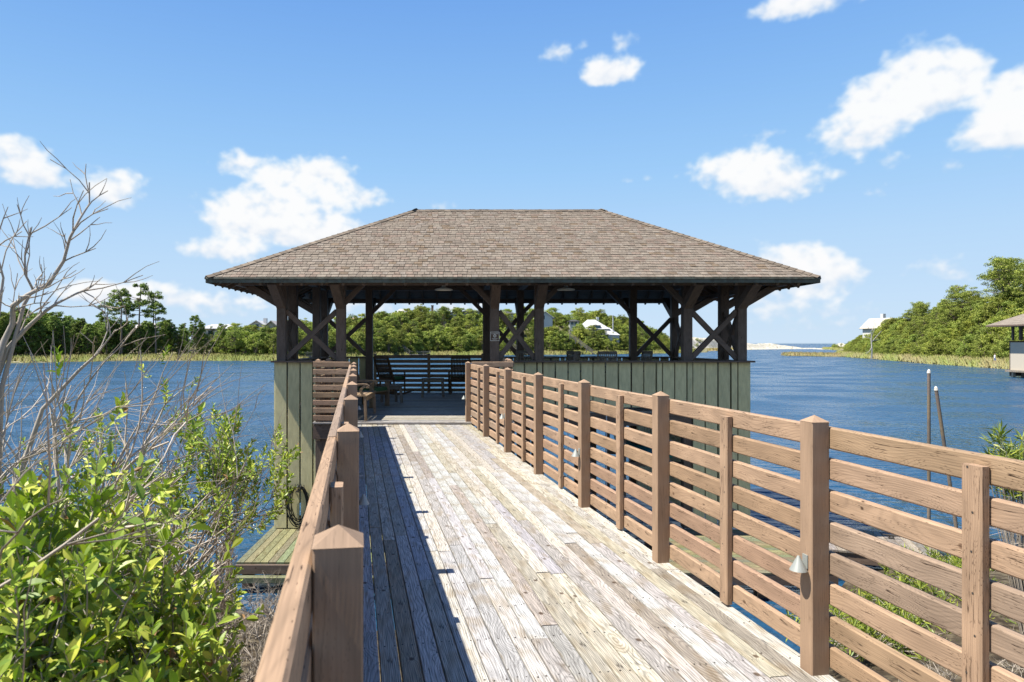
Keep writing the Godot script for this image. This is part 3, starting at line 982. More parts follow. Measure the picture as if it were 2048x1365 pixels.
func docks() -> void:
	# low dock in front of the boathouse
	var o := thing("dock", "low green-tinged plank dock at the foot of the left pavilion wall", "dock", Vector3(-3.0, -2.4, -13.2))
	for i in 19:
		var x := -3.97 + i * 0.142
		part(beam_mesh(Vector3(x + 0.07 + 3.0, -0.02, 13.2 - 12.09), Vector3(x + 0.07 + 3.0, -0.02, 13.2 - 15.4), 0.036, 0.135, Color(rf(0.75, 1), rf(0.78, 1), rf(0.7, 0.9))), "plank", M.dock, o)
	part(beam_mesh(Vector3(-0.97, -0.12, 1.13), Vector3(1.72, -0.12, 1.13), 0.16, 0.05), "rim", M.under, o)
	part(beam_mesh(Vector3(-0.98, -0.27, 1.20), Vector3(1.72, -0.27, 1.20), 0.10, 0.16, Color(0.9, 1, 0.9)), "step", M.dock, o)
	for x in [-0.8, 0.4, 1.6]:
		part(box_mesh(Vector3(x, -0.7, 0.95), Vector3(0.18, 1.3, 0.18)), "pile", M.under, o)
	o = thing("dock", "low green-tinged plank dock at the foot of the right pavilion wall", "dock", Vector3(5.2, -2.4, -13.2))
	for i in 19:
		var z := 1.6 - i * 0.142
		part(beam_mesh(Vector3(-1.5, -0.02, z), Vector3(1.2, -0.02, z), 0.036, 0.135, Color(rf(0.75, 1), rf(0.78, 1), rf(0.7, 0.9))), "plank", M.dock, o)
	part(beam_mesh(Vector3(-1.5, -0.13, 1.64), Vector3(1.2, -0.13, 1.64), 0.18, 0.05), "rim", M.under, o)
	for x in [-1.3, 0.0, 1.1]:
		for z in [1.4, -0.8]:
			part(box_mesh(Vector3(x, -0.7, z), Vector3(0.18, 1.3, 0.18)), "pile", M.under, o)
	# weathered jetty with a mooring cleat
	o = thing("jetty", "bleached grey plank jetty with a dark mooring cleat, seen through the right railing", "jetty", Vector3(8.3, -2.42, -13.5), -0.35)
	for i in 13:
		var x := -0.95 + i * 0.146
		part(beam_mesh(Vector3(x, -0.02, 1.0), Vector3(x, -0.02, -0.75), 0.036, 0.138, tone(0.85, 1.05)), "plank", M.grey_wood, o)
	part(beam_mesh(Vector3(-1.0, -0.14, 0.95), Vector3(0.95, -0.14, 0.95), 0.19, 0.05), "rim", M.under, o)
	for x in [-0.8, 0.8]:
		for z in [0.8, -0.5]:
			part(box_mesh(Vector3(x, -0.75, z), Vector3(0.16, 1.3, 0.16)), "pile", M.under, o)
	var cm := MB.new()
	bx(cm, Vector3(0, 0.012, 0), Vector3(0.10, 0.022, 0.05))
	bx(cm, Vector3(-0.03, 0.04, 0), Vector3(0.022, 0.05, 0.03))
	bx(cm, Vector3(0.03, 0.04, 0), Vector3(0.022, 0.05, 0.03))
	tube(cm, PackedVector3Array([Vector3(-0.15, 0.075, 0), Vector3(-0.06, 0.068, 0), Vector3(0.06, 0.068, 0), Vector3(0.15, 0.075, 0)]), PackedFloat32Array([0.010, 0.018, 0.018, 0.010]), 8, Color.WHITE)
	part(cm.mesh(), "cleat", M.iron, o, Transform3D(Basis(), Vector3(0.25, 0, -0.2)))
	# hose hung on the wall
	o = thing("hose_coil", "black hose hung in a loose coil on the green wall", "hose", Vector3(-3.36, -1.85, -14.245))
	var hm := MB.new()
	for k in 9:
		var pts := PackedVector3Array()
		var rd := PackedFloat32Array()
		var ph := rf(0, TAU)
		var rx := rf(0.17, 0.23)
		var ry := rf(0.34, 0.43)
		for i in 29:
			var a := TAU * i / 28.0
			pts.append(Vector3(sin(a) * rx * (1.0 + 0.12 * cos(a)) + 0.02 * sin(a * 2 + ph), cos(a) * ry - (ry - 0.36) + 0.0, 0.022 + 0.013 * k + 0.015 * sin(a + ph)))
			rd.append(0.0095)
		tube(hm, pts, rd, 7, tone(0.8, 1.2))
	part(hm.mesh(), "hose", M.hose, o)
	var hk := MB.new()
	for k in 5:
		var a := -0.12 + k * 0.06
		var pts := PackedVector3Array()
		var rd := PackedFloat32Array()
		for i in 12:
			var b := TAU * i / 11.0
			pts.append(Vector3(a + 0.02 * sin(b), 0.33 + 0.055 * cos(b) + 0.02 * cos(a * 12), 0.09 + 0.085 * sin(b)))
			rd.append(0.008)
		tube(hk, pts, rd, 6, Color.WHITE)
	part(hk.mesh(), "tie", M.hose, o)
	bx(hk, Vector3.ZERO, Vector3(0.02, 0.02, 0.02))
	part(beam_mesh(Vector3(0, 0.27, -0.01), Vector3(0, 0.27, 0.19), 0.03, 0.05), "hook", M.iron, o)
	# mooring piles in the lake
	for e in [[16.0, 11.0, 0.83, 0.0, "taller slim grey mooring pole with white cap standing in the lake"], [15.0, 11.08, 0.54, 0.145, "shorter leaning grey mooring pole with white cap standing in the lake"]]:
		var pz: float = e[0]
		var p := thing("mooring_pole", e[4], "pole", Vector3(e[1], WATER - 0.8, -pz), 0.0, "mooring poles")
		var pm := MB.new()
		var top: float = e[2] - WATER + 0.8
		lathe(pm, [Vector2(0.038, 0.0), Vector2(0.035, top), Vector2(0.0, top)], 14, Vector3.ZERO, Color.WHITE)
		part(pm.mesh(), "shaft", M.piling, p)
		var cp := MB.new()
		lathe(cp, [Vector2(0.041, top - 0.05), Vector2(0.039, top - 0.02), Vector2(0.025, top + 0.02), Vector2(0.0, top + 0.045)], 14, Vector3.ZERO, Color.WHITE)
		part(cp.mesh(), "cap", M.sign_white, p)
		p.rotation.z = e[3]
	# kayak stored under the pavilion floor
	o = thing("kayak", "turquoise kayak stored under the pavilion, its bow showing beside the right wall", "kayak", Vector3(4.15, -0.95, -15.6), 0.12)
	var km := MB.new()
	var prev := []
	for i in 19:
		var f := i / 18.0 * 2.0 - 1.0
		var w := 0.31 * pow(1.0 - f * f, 0.6) + 0.004
		var lift := 0.16 * f * f
		var ring := []
		for j in 13:
			var a := TAU * j / 12.0
			ring.append(Vector3(cos(a) * w, sin(a) * w * 0.5 + lift, -f * 1.7))
		if i > 0:
			for j in 12:
				var nn: Vector3 = ((ring[j] as Vector3) + ring[j + 1] + prev[j] + prev[j + 1]) / 4.0
				km.flat4(prev[j], prev[j + 1], ring[j + 1], ring[j], Vector3(nn.x, nn.y - lift, 0), Color.WHITE)
		prev = ring
	part(km.mesh(), "hull", M.kayak, o)
	var cmb := MB.new()
	for i in 16:
		var a := TAU * i / 16.0
		var b := TAU * (i + 1) / 16.0
		beam(cmb, Vector3(cos(a) * 0.2, 0.16, sin(a) * 0.38), Vector3(cos(b) * 0.2, 0.16, sin(b) * 0.38), 0.03, 0.03)
	part(cmb.mesh(), "cockpit_rim", M.iron, o)
	o = thing("kayak_rack", "dark timber rack under the pavilion floor carrying the kayak", "rack", Vector3(4.15, -0.2, -15.6))
	for z in [0.8, -0.8]:
		part(beam_mesh(Vector3(-0.6, -0.94, z), Vector3(0.68, -0.94, z), 0.09, 0.06), "arm", M.under, o)
		part(box_mesh(Vector3(-0.6, -1.1, z), Vector3(0.09, 2.2, 0.09)), "upright", M.under, o)


# ---------------------------------------------------------------- furniture (built facing +z, turned as a whole)
func rocking_chair(label: String, at: Vector3, turn: float) -> void:
	var o := thing("rocking_chair", label, "chair", at, turn, "rocking chairs on the pavilion floor")
	for s in [-1.0, 1.0]:
		var pts := PackedVector3Array()
		var rk := MB.new()
		for i in 9:
			var a := -0.62 + i * 0.13
			var b := a + 0.13
			beam(rk, Vector3(s * 0.26, 0.03 + 0.24 * a * a, a + 0.08), Vector3(s * 0.26, 0.03 + 0.24 * b * b, b + 0.08), 0.05, 0.03)
		part(rk.mesh(), "rocker", M.dark_teak, o)
		part(beam_mesh(Vector3(s * 0.26, 0.05, 0.27), Vector3(s * 0.27, 0.63, 0.26), 0.045, 0.04), "leg", M.dark_teak, o)
		part(beam_mesh(Vector3(s * 0.26, 0.05, -0.20), Vector3(s * 0.25, 0.45, -0.17), 0.045, 0.04), "leg", M.dark_teak, o)
		part(beam_mesh(Vector3(s * 0.25, 0.40, -0.17), Vector3(s * 0.25, 1.06, -0.44), 0.05, 0.035), "back_post", M.dark_teak, o)
		part(beam_mesh(Vector3(s * 0.28, 0.64, 0.32), Vector3(s * 0.28, 0.66, -0.24), 0.028, 0.075), "arm", M.dark_teak, o)
	for i in 11:
		var x := -0.21 + i * 0.042
		part(beam_mesh(Vector3(x, 0.44, -0.20), Vector3(x, 1.02, -0.44), 0.012, 0.026, tone(0.8, 1.2), 0.002, Vector3.BACK), "back_slat", M.dark_teak, o)
	part(beam_mesh(Vector3(-0.25, 1.05, -0.445), Vector3(0.25, 1.05, -0.445), 0.08, 0.03), "top_rail", M.dark_teak, o)
	part(beam_mesh(Vector3(-0.25, 0.74, -0.325), Vector3(0.25, 0.74, -0.325), 0.035, 0.02), "back_rail", M.dark_teak, o)
	part(beam_mesh(Vector3(-0.25, 0.45, -0.20), Vector3(0.25, 0.45, -0.20), 0.06, 0.03), "back_rail", M.dark_teak, o)
	var st := MB.new()
	for i in 7:
		bx(st, Vector3(0, 0.425 - i * 0.004, 0.25 - i * 0.07), Vector3(0.52, 0.018, 0.058))
	part(st.mesh(), "seat", M.dark_teak, o)
	var cu := MB.new()
	bx(cu, Vector3(0, 0.475, 0.05), Vector3(0.47, 0.085, 0.46), Color.WHITE, 0.03)
	part(cu.mesh(), "cushion", M.cushion, o)


func side_table(label: String, at: Vector3, turn: float, w: float, d: float, h: float) -> void:
	var o := thing("side_table", label, "table", at, turn, "small slatted side tables")
	for i in 6:
		part(box_mesh(Vector3(0, h - 0.012, -d / 2 + d / 12 + i * d / 6), Vector3(w, 0.022, d / 6 - 0.008), tone(0.85, 1.1)), "slat", M.grey_wood, o)
	for x in [-1.0, 1.0]:
		for z in [-1.0, 1.0]:
			part(beam_mesh(Vector3(x * (w / 2 - 0.02), 0, z * (d / 2 - 0.02)), Vector3(x * (w / 2 - 0.045), h - 0.024, z * (d / 2 - 0.045)), 0.055, 0.055), "leg", M.grey_wood, o)
	for z in [-1.0, 1.0]:
		part(box_mesh(Vector3(0, h - 0.065, z * (d / 2 - 0.04)), Vector3(w - 0.14, 0.075, 0.022)), "apron", M.grey_wood, o)
	for x in [-1.0, 1.0]:
		part(box_mesh(Vector3(x * (w / 2 - 0.04), h - 0.065, 0), Vector3(0.022, 0.075, d - 0.14)), "apron", M.grey_wood, o)


func bench() -> void:
	# teak bench with scrolled arms, facing +x in the scene
	var o := thing("bench", "bleached teak bench with scrolled arms, half in the sun at the landing", "bench", Vector3(-2.02, FL, -13.28), PI / 2)
	var L := 0.66
	for x in [-L, L]:
		part(beam_mesh(Vector3(x, 0, 0.28), Vector3(x, 0.44, 0.26), 0.05, 0.05), "leg", M.teak, o)
		part(beam_mesh(Vector3(x, 0, -0.24), Vector3(x, 0.92, -0.32), 0.05, 0.05), "leg", M.teak, o)
		var ar := MB.new()
		var pts := PackedVector3Array([Vector3(x, 0.63, -0.28), Vector3(x, 0.665, -0.1), Vector3(x, 0.67, 0.1), Vector3(x, 0.675, 0.24), Vector3(x, 0.665, 0.31), Vector3(x, 0.635, 0.335), Vector3(x, 0.61, 0.31), Vector3(x, 0.625, 0.285)])
		for i in pts.size() - 1:
			beam(ar, pts[i], pts[i + 1], 0.03, 0.055)
		part(ar.mesh(), "arm", M.teak, o)
		var sc := MB.new()
		var sp := PackedVector3Array([Vector3(x, 0.44, 0.26), Vector3(x, 0.50, 0.20), Vector3(x, 0.57, 0.18), Vector3(x, 0.62, 0.22), Vector3(x, 0.64, 0.27)])
		for i in sp.size() - 1:
			beam(sc, sp[i], sp[i + 1], 0.045, 0.045)
		part(sc.mesh(), "arm_support", M.teak, o)
	for i in 6:
		part(box_mesh(Vector3(0, 0.455, 0.26 - i * 0.092), Vector3(L * 2 + 0.06, 0.022, 0.078), tone(0.9, 1.1)), "seat_slat", M.teak, o)
	part(box_mesh(Vector3(0, 0.40, 0.27), Vector3(L * 2 - 0.05, 0.08, 0.03)), "apron", M.teak, o)
	part(box_mesh(Vector3(0, 0.90, -0.315), Vector3(L * 2 - 0.05, 0.09, 0.035)), "top_rail", M.teak, o)
	part(box_mesh(Vector3(0, 0.52, -0.285), Vector3(L * 2 - 0.05, 0.05, 0.035)), "back_rail", M.teak, o)
	for i in 13:
		var x := -L + 0.1 + i * (L * 2 - 0.2) / 12.0
		part(beam_mesh(Vector3(x, 0.545, -0.286), Vector3(x, 0.855, -0.312), 0.016, 0.045, Color.WHITE, 0.002, Vector3.BACK), "back_slat", M.teak, o)


func lounge_chair() -> void:
	var o := thing("lounge_chair", "low wooden lounge chair with wide arms and green cushion inside the pavilion", "chair", Vector3(-2.12, FL, -15.55), 1.15)
	for x in [-0.34, 0.34]:
		part(box_mesh(Vector3(x, 0.28, 0.33), Vector3(0.075, 0.56, 0.09)), "leg", M.teak, o)
		part(box_mesh(Vector3(x, 0.28, -0.3), Vector3(0.06, 0.56, 0.08)), "leg", M.teak, o)
		part(box_mesh(Vector3(x, 0.573, 0.02), Vector3(0.12, 0.024, 0.84)), "arm", M.grey_wood, o)
		part(box_mesh(Vector3(x, 0.30, 0.02), Vector3(0.03, 0.1, 0.6)), "side_rail", M.teak, o)
	for i in 6:
		part(box_mesh(Vector3(0, 0.345 - i * 0.012, 0.34 - i * 0.105), Vector3(0.64, 0.022, 0.09)), "seat_slat", M.teak, o)
	for i in 4:
		part(beam_mesh(Vector3(-0.24 + i * 0.16, 0.30, -0.27), Vector3(-0.24 + i * 0.16, 0.90, -0.50), 0.02, 0.135, tone(0.85, 1.1), 0.003, Vector3.BACK), "back_slat", M.teak, o)
	part(beam_mesh(Vector3(-0.34, 0.90, -0.475), Vector3(0.34, 0.90, -0.475), 0.12, 0.025), "top_rail", M.teak, o)
	var cu := MB.new()
	bx(cu, Vector3(0, 0.39, 0.06), Vector3(0.58, 0.1, 0.6), Color.WHITE, 0.035)
	part(cu.mesh(), "cushion", M.cushion, o)


func bar_chair(label: String, at: Vector3, turn: float) -> void:
	var o := thing("bar_chair", label, "chair", at, turn, "tall chairs behind the right counter")
	for x in [-0.21, 0.21]:
		part(beam_mesh(Vector3(x * 1.12, 0, 0.22), Vector3(x, 0.76, 0.19), 0.04, 0.04), "leg", M.grey_wood, o)
		part(beam_mesh(Vector3(x * 1.12, 0, -0.24), Vector3(x, 0.76, -0.2), 0.04, 0.04), "leg", M.grey_wood, o)
		part(beam_mesh(Vector3(x, 0.74, -0.2), Vector3(x, 1.22, -0.29), 0.04, 0.035), "back_post", M.grey_wood, o)
		part(beam_mesh(Vector3(x * 1.06, 0.26, 0.2), Vector3(x * 1.06, 0.26, -0.2), 0.03, 0.025), "stretcher", M.grey_wood, o)
	part(beam_mesh(Vector3(-0.22, 0.3, 0.2), Vector3(0.22, 0.3, 0.2), 0.03, 0.025), "stretcher", M.grey_wood, o)
	for i in 5:
		part(box_mesh(Vector3(0, 0.77, 0.19 - i * 0.092), Vector3(0.46, 0.022, 0.082)), "seat_slat", M.grey_wood, o)
	part(beam_mesh(Vector3(-0.22, 1.22, -0.29), Vector3(0.22, 1.22, -0.29), 0.07, 0.028), "top_rail", M.grey_wood, o)
	part(beam_mesh(Vector3(-0.2, 0.9, -0.235), Vector3(0.2, 0.9, -0.235), 0.04, 0.02), "back_rail", M.grey_wood, o)
	for i in 8:
		var x := -0.16 + i * 0.0457
		part(beam_mesh(Vector3(x, 0.91, -0.236), Vector3(x, 1.2, -0.287), 0.012, 0.024, Color.WHITE, 0.002, Vector3.BACK), "back_slat", M.grey_wood, o)


func bar_table(label: String, at: Vector3) -> void:
	var o := thing("bar_table", label, "table", at, 0.3, "round bar tables behind the right counter")
	var mb := MB.new()
	lathe(mb, [Vector2(0.0, 1.085), Vector2(0.40, 1.085), Vector2(0.42, 1.10), Vector2(0.42, 1.115), Vector2(0.41, 1.12), Vector2(0.0, 1.12)], 28, Vector3.ZERO, Color.WHITE)
	part(mb.mesh(), "table_top", M.grey_wood, o)
	for i in 4:
		var a := i * PI / 2 + 0.4
		part(beam_mesh(Vector3(cos(a) * 0.32, 0, sin(a) * 0.32), Vector3(cos(a) * 0.2, 1.085, sin(a) * 0.2), 0.05, 0.05), "leg", M.grey_wood, o)


func furniture() -> void:
	rocking_chair("dark slatted rocking chair with green cushion, seen from behind, left of the little table", Vector3(-1.92, FL, -19.05), PI - 0.62)
	rocking_chair("dark slatted rocking chair partly hidden by the end of the right railing", Vector3(-0.02, FL, -19.2), PI + 0.1)
	side_table("square slatted side table between the two rocking chairs", Vector3(-0.73, FL, -18.3), 0.05, 0.60, 0.45, 0.5)
	side_table("low slatted side table beside the lounge chair", Vector3(-1.66, FL, -16.55), 0.45, 0.42, 0.42, 0.43)
	bench()
	lounge_chair()
	var chairs := [["tall wooden chair just right of the sign post, its back above the counter", 1.08, -15.9, 2.2], ["tall wooden chair against the middle right post, half hidden", 1.72, -16.9, 0.4], ["tall wooden chair left of centre behind the counter, back towards the table", 2.46, -15.9, -2.0], ["tall wooden chair angled between the two bar tables", 2.9, -16.2, 1.9], ["tall chair with slatted back facing the lake at the right bar table", 3.36, -15.85, PI], ["tall wooden chair by the right-hand cross brace, leaning back", 4.22, -16.3, -1.3]]
	for c in chairs:
		bar_chair(c[0], Vector3(c[1], FL, c[2]), c[3])
	bar_table("round bar table behind the counter near the middle post", Vector3(1.98, FL, -16.4))
	bar_table("round bar table behind the slatted-back chair at right", Vector3(3.42, FL, -16.45))


# ---------------------------------------------------------------- land and water
func grid(nx: int, nz: int, f: Callable) -> ArrayMesh:
	var pts := []
	for i in nx + 1:
		var row := []
		for j in nz + 1:
			row.append(f.call(float(i) / nx, float(j) / nz))
		pts.append(row)
	var st := SurfaceTool.new()
	st.begin(Mesh.PRIMITIVE_TRIANGLES)
	st.set_smooth_group(0)
	for i in nx:
		for j in nz:
			var q := [pts[i][j], pts[i + 1][j], pts[i + 1][j + 1], pts[i][j + 1]]
			for k in [0, 1, 2, 0, 2, 3]:
				st.add_vertex(q[k])
	st.index()
	st.generate_normals()
	var m := st.commit()
	# make the faces and normals look up
	var arr := m.surface_get_arrays(0)
	var nn: PackedVector3Array = arr[Mesh.ARRAY_NORMAL]
	if nn[nn.size() / 2].y < 0.0:
		var ix: PackedInt32Array = arr[Mesh.ARRAY_INDEX]
		for i in ix.size() / 3:
			var a := ix[i * 3]
			ix[i * 3] = ix[i * 3 + 1]
			ix[i * 3 + 1] = a
		for i in nn.size():
			nn[i] = -nn[i]
		arr[Mesh.ARRAY_INDEX] = ix
		arr[Mesh.ARRAY_NORMAL] = nn
		m = ArrayMesh.new()
		m.add_surface_from_arrays(Mesh.PRIMITIVE_TRIANGLES, arr)
	return m


var ground_noise: FastNoiseLite


func near_ground(x: float, zz: float) -> float:
	var shore := 10.6 - 1.6 * smoothstep(-1.0, 3.0, x) + 4.2 * smoothstep(3.0, 9.5, x) + 2.2 * smoothstep(9.5, 16.0, x) + 0.5 * sin(x * 1.1)
	var d := shore - zz
	var y := lerpf(WATER - 0.5, -1.9, smoothstep(-2.6, 3.6, d))
	return y + ground_noise.get_noise_2d(x * 10.0, zz * 10.0) * 0.12


# banks: x, distance, hill height, width of the flat foreshore, tree height
var LEFT_BANK := [[-230.0, 120.0, 2.0, 16.0, 9.0], [-150.0, 146.0, 2.0, 16.0, 10.0], [-103.0, 153.0, 2.0, 16.0, 10.5], [-86.0, 175.0, 2.0, 15.0, 9.0], [-47.0, 175.0, 3.0, 9.0, 6.6], [-34.0, 199.0, 6.0, 6.0, 7.0], [-13.0, 248.0, 11.0, 5.0, 8.2], [15.0, 259.0, 11.5, 5.0, 8.6], [58.0, 284.0, 11.0, 5.0, 8.8], [82.0, 300.0, 6.5, 5.0, 6.5], [103.0, 318.0, 1.6, 6.0, 3.6], [125.0, 345.0, 0.8, 10.0, 2.0]]
var RIGHT_BANK := [[84.0, 60.0, 8.0, 5.0, 8.0], [88.0, 90.0, 8.5, 5.0, 8.5], [95.0, 119.0, 10.0, 5.0, 10.0], [104.0, 153.0, 7.5, 6.0, 7.6], [115.0, 184.0, 5.5, 6.0, 8.2], [124.0, 213.0, 2.4, 8.0, 5.6], [131.0, 236.0, 0.6, 10.0, 2.0]]
var DUNES := [[80.0, 320.0, 4.0, 12.0], [100.0, 340.0, 6.5, 12.0], [120.0, 362.0, 8.2, 14.0], [146.0, 398.0, 7.2, 16.0], [172.0, 440.0, 4.6, 18.0], [200.0, 480.0, 3.4, 20.0], [232.0, 520.0, 3.7, 20.0], [262.0, 550.0, 2.2, 20.0], [282.0, 566.0, 0.2, 20.0], [300.0, 575.0, -3.0, 20.0]]
var FAR_SPIT := [[290.0, 560.0, -3.0, 12.0], [272.0, 500.0, 0.6, 12.0], [258.0, 470.0, 2.4, 12.0], [236.0, 420.0, 3.6, 12.0], [215.0, 360.0, 4.0, 10.0], [190.0, 300.0, 4.0, 10.0], [160.0, 255.0, 3.0, 10.0]]


func bank_at(bank: Array, s: float, d: float) -> Vector3:
	var i := clampi(int(s), 0, bank.size() - 2)
	var f := s - i
	var b := []
	for k in 4:
		b.append(lerpf(bank[i][k], bank[i + 1][k], f))
	var away := Vector2(b[0], b[1]).normalized()
	var p := Vector2(b[0], b[1]) + away * d
	var nz := ground_noise.get_noise_2d(p.x, p.y)
	var y: float = lerpf(WATER - 0.4, WATER + 0.35, smoothstep(-3.0, 1.5, d)) + smoothstep(0.5, b[3], d) * 0.45
	y += (b[2] + nz * minf(b[2], 4.0) * 0.55) * smoothstep(b[3], b[3] + 34.0, d)
	return Vector3(p.x, y, -p.y)


func bank_tree(bank: Array, s: float) -> float:
	var i := clampi(int(s), 0, bank.size() - 2)
	return lerpf(bank[i][4], bank[i + 1][4], s - i)


func strip(called: String, bank: Array, material: Material, depth: float) -> void:
	var f := func(a: float, b: float) -> Vector3:
		var s := a * (bank.size() - 1)
		var wob := ground_noise.get_noise_1d(s * 30.0) * 2.5
		return bank_at(bank, s, -3.0 + wob + b * b * depth)
	var o := single(grid((bank.size() - 1) * 10, 34, f), called, material)
	o.set_meta("kind", "structure")


func land() -> void:
	ground_noise = noise(0.03, 4, 3)
	var wm := MB.new()
	var R := 24000.0
	wm.flat4(Vector3(-R, WATER, 60), Vector3(R, WATER, 60), Vector3(R, WATER, -R), Vector3(-R, WATER, -R), Vector3.UP, Color.WHITE)
	var w := single(wm.mesh(), "water", M.water)
	w.set_meta("kind", "structure")
	var g := single(grid(90, 60, func(a: float, b: float) -> Vector3:
		var x := -16.0 + a * 38.0
		var zz := -9.0 + b * 27.0
		return Vector3(x, near_ground(x, zz), -zz)), "ground", M.soil)
	g.set_meta("kind", "structure")
	strip("far_bank", LEFT_BANK, M.bank, 130.0)
	strip("hill", RIGHT_BANK, M.bank, 110.0)
	strip("sand_dunes", DUNES, M.sand, 60.0)
	strip("sand_spit", FAR_SPIT, M.sand, 60.0)


# ---------------------------------------------------------------- foliage
func leaf_cloud(mb: MB, c: Vector3, r: Vector3, count: int, size: float, a: Color, b: Color, crown: Vector3, long := 1.0) -> void:
	for i in count:
		var d := rdir()
		var p := c + Vector3(d.x * r.x, d.y * r.y, d.z * r.z) * pow(rng.randf(), 0.4)
		var n := (rdir() + Vector3(0, 0.5, 0)).normalized()
		var t := n.cross(rdir()).normalized()
		var s := n.cross(t)
		var k := size * rf(0.6, 1.4)
		var nn := (n + (p - c).normalized() * 0.9 + (p - crown).normalized() * 0.5).normalized()
		var col := a.lerp(b, rng.randf())
		mb.tri(p - t * k * long * 0.5, p + t * k * long * 0.5 + s * k * 0.15, p + s * k * 0.6, nn, nn, nn, Vector2.ZERO, Vector2.RIGHT, Vector2.ONE, col)


func pine(h: float, bare: float, spread: float, clumps: int, per: int, leaf: float, a: Color, b: Color) -> Array:
	# [trunk mesh, crown mesh]: clear trunk, flat-topped tufts on crooked limbs
	var tm := MB.new()
	var cm := MB.new()
	var pts := PackedVector3Array()
	var rad := PackedFloat32Array()
	var lean := Vector2(rf(-0.05, 0.05), rf(-0.05, 0.05))
	for i in 9:
		var f := i / 8.0
		pts.append(Vector3(lean.x * h * f + rf(-0.05, 0.05) * h * 0.12, h * f * 0.96, lean.y * h * f + rf(-0.05, 0.05) * h * 0.12))
		rad.append(lerpf(h * 0.017, h * 0.004, f))
	tube(tm, pts, rad, 7, tone(0.8, 1.1))
	var crown := pts[8] - Vector3(0, h * 0.2, 0)
	for i in clumps:
		var f := lerpf(bare, 1.0, pow(rng.randf(), 0.75))
		var k := f * 8.0
		var i0 := mini(int(k), 7)
		var base := pts[i0].lerp(pts[i0 + 1], k - i0)
		var ang := rf(0, TAU)
		var reach := spread * (0.35 + 0.65 * sin(PI * clampf((f - bare) / (1.02 - bare) * 0.8 + 0.2, 0, 1))) * rf(0.3, 1.0)
		var c := base + Vector3(cos(ang) * reach, rf(0.05, 0.3) * reach, sin(ang) * reach)
		tube(tm, PackedVector3Array([base, base.lerp(c, 0.5) - Vector3(0, 0.06 * reach, 0), c]), PackedFloat32Array([h * 0.006, h * 0.004, h * 0.002]), 4, tone(0.8, 1.1))
		var r := spread * rf(0.15, 0.32)
		leaf_cloud(cm, c, Vector3(r, r * 0.55, r), per, leaf, a, b, crown)
	return [tm.mesh(), cm.mesh()]


func scrub(h: float, spread: float, clumps: int, per: int, leaf: float, a: Color, b: Color) -> Array:
	# low rounded evergreen with clumped foliage to the ground
	var tm := MB.new()
	var cm := MB.new()
	var crown := Vector3(0, h * 0.45, 0)
	for i in 4:
		var d := Vector3(rf(-0.5, 0.5) * spread, h * 0.75, rf(-0.5, 0.5) * spread)
		tube(tm, PackedVector3Array([Vector3(0, -0.3, 0), d * 0.5 + Vector3(rf(-0.2, 0.2), 0, rf(-0.2, 0.2)), d]), PackedFloat32Array([h * 0.022, h * 0.015, h * 0.006]), 5, tone(0.9, 1.3))
	for i in clumps:
		var f := rf(0.12, 1.0)
		var ang := rf(0, TAU)
		var wide := spread * sqrt(maxf(0.04, 1.0 - pow(f * 1.02 - 0.25, 2.0) * 1.7)) * rf(0.45, 1.0)
		var c := Vector3(cos(ang) * wide, h * f * 0.92, sin(ang) * wide)
		var r := spread * rf(0.13, 0.30)
		leaf_cloud(cm, c, Vector3(r, r * 0.6, r), per, leaf, a, b, crown)
	return [tm.mesh(), cm.mesh()]


func tree(called: String, label: String, kind: Array, at: Vector3, scale_: float, group: String) -> void:
	var o := thing(called, label, "tree", at, rf(0, TAU), group)
	var xf := Transform3D(Basis().scaled(Vector3.ONE * scale_), Vector3.ZERO)
	part(kind[0], "trunk", M.trunk, o, xf)
	part(kind[1], "crown", M.crown, o, xf)


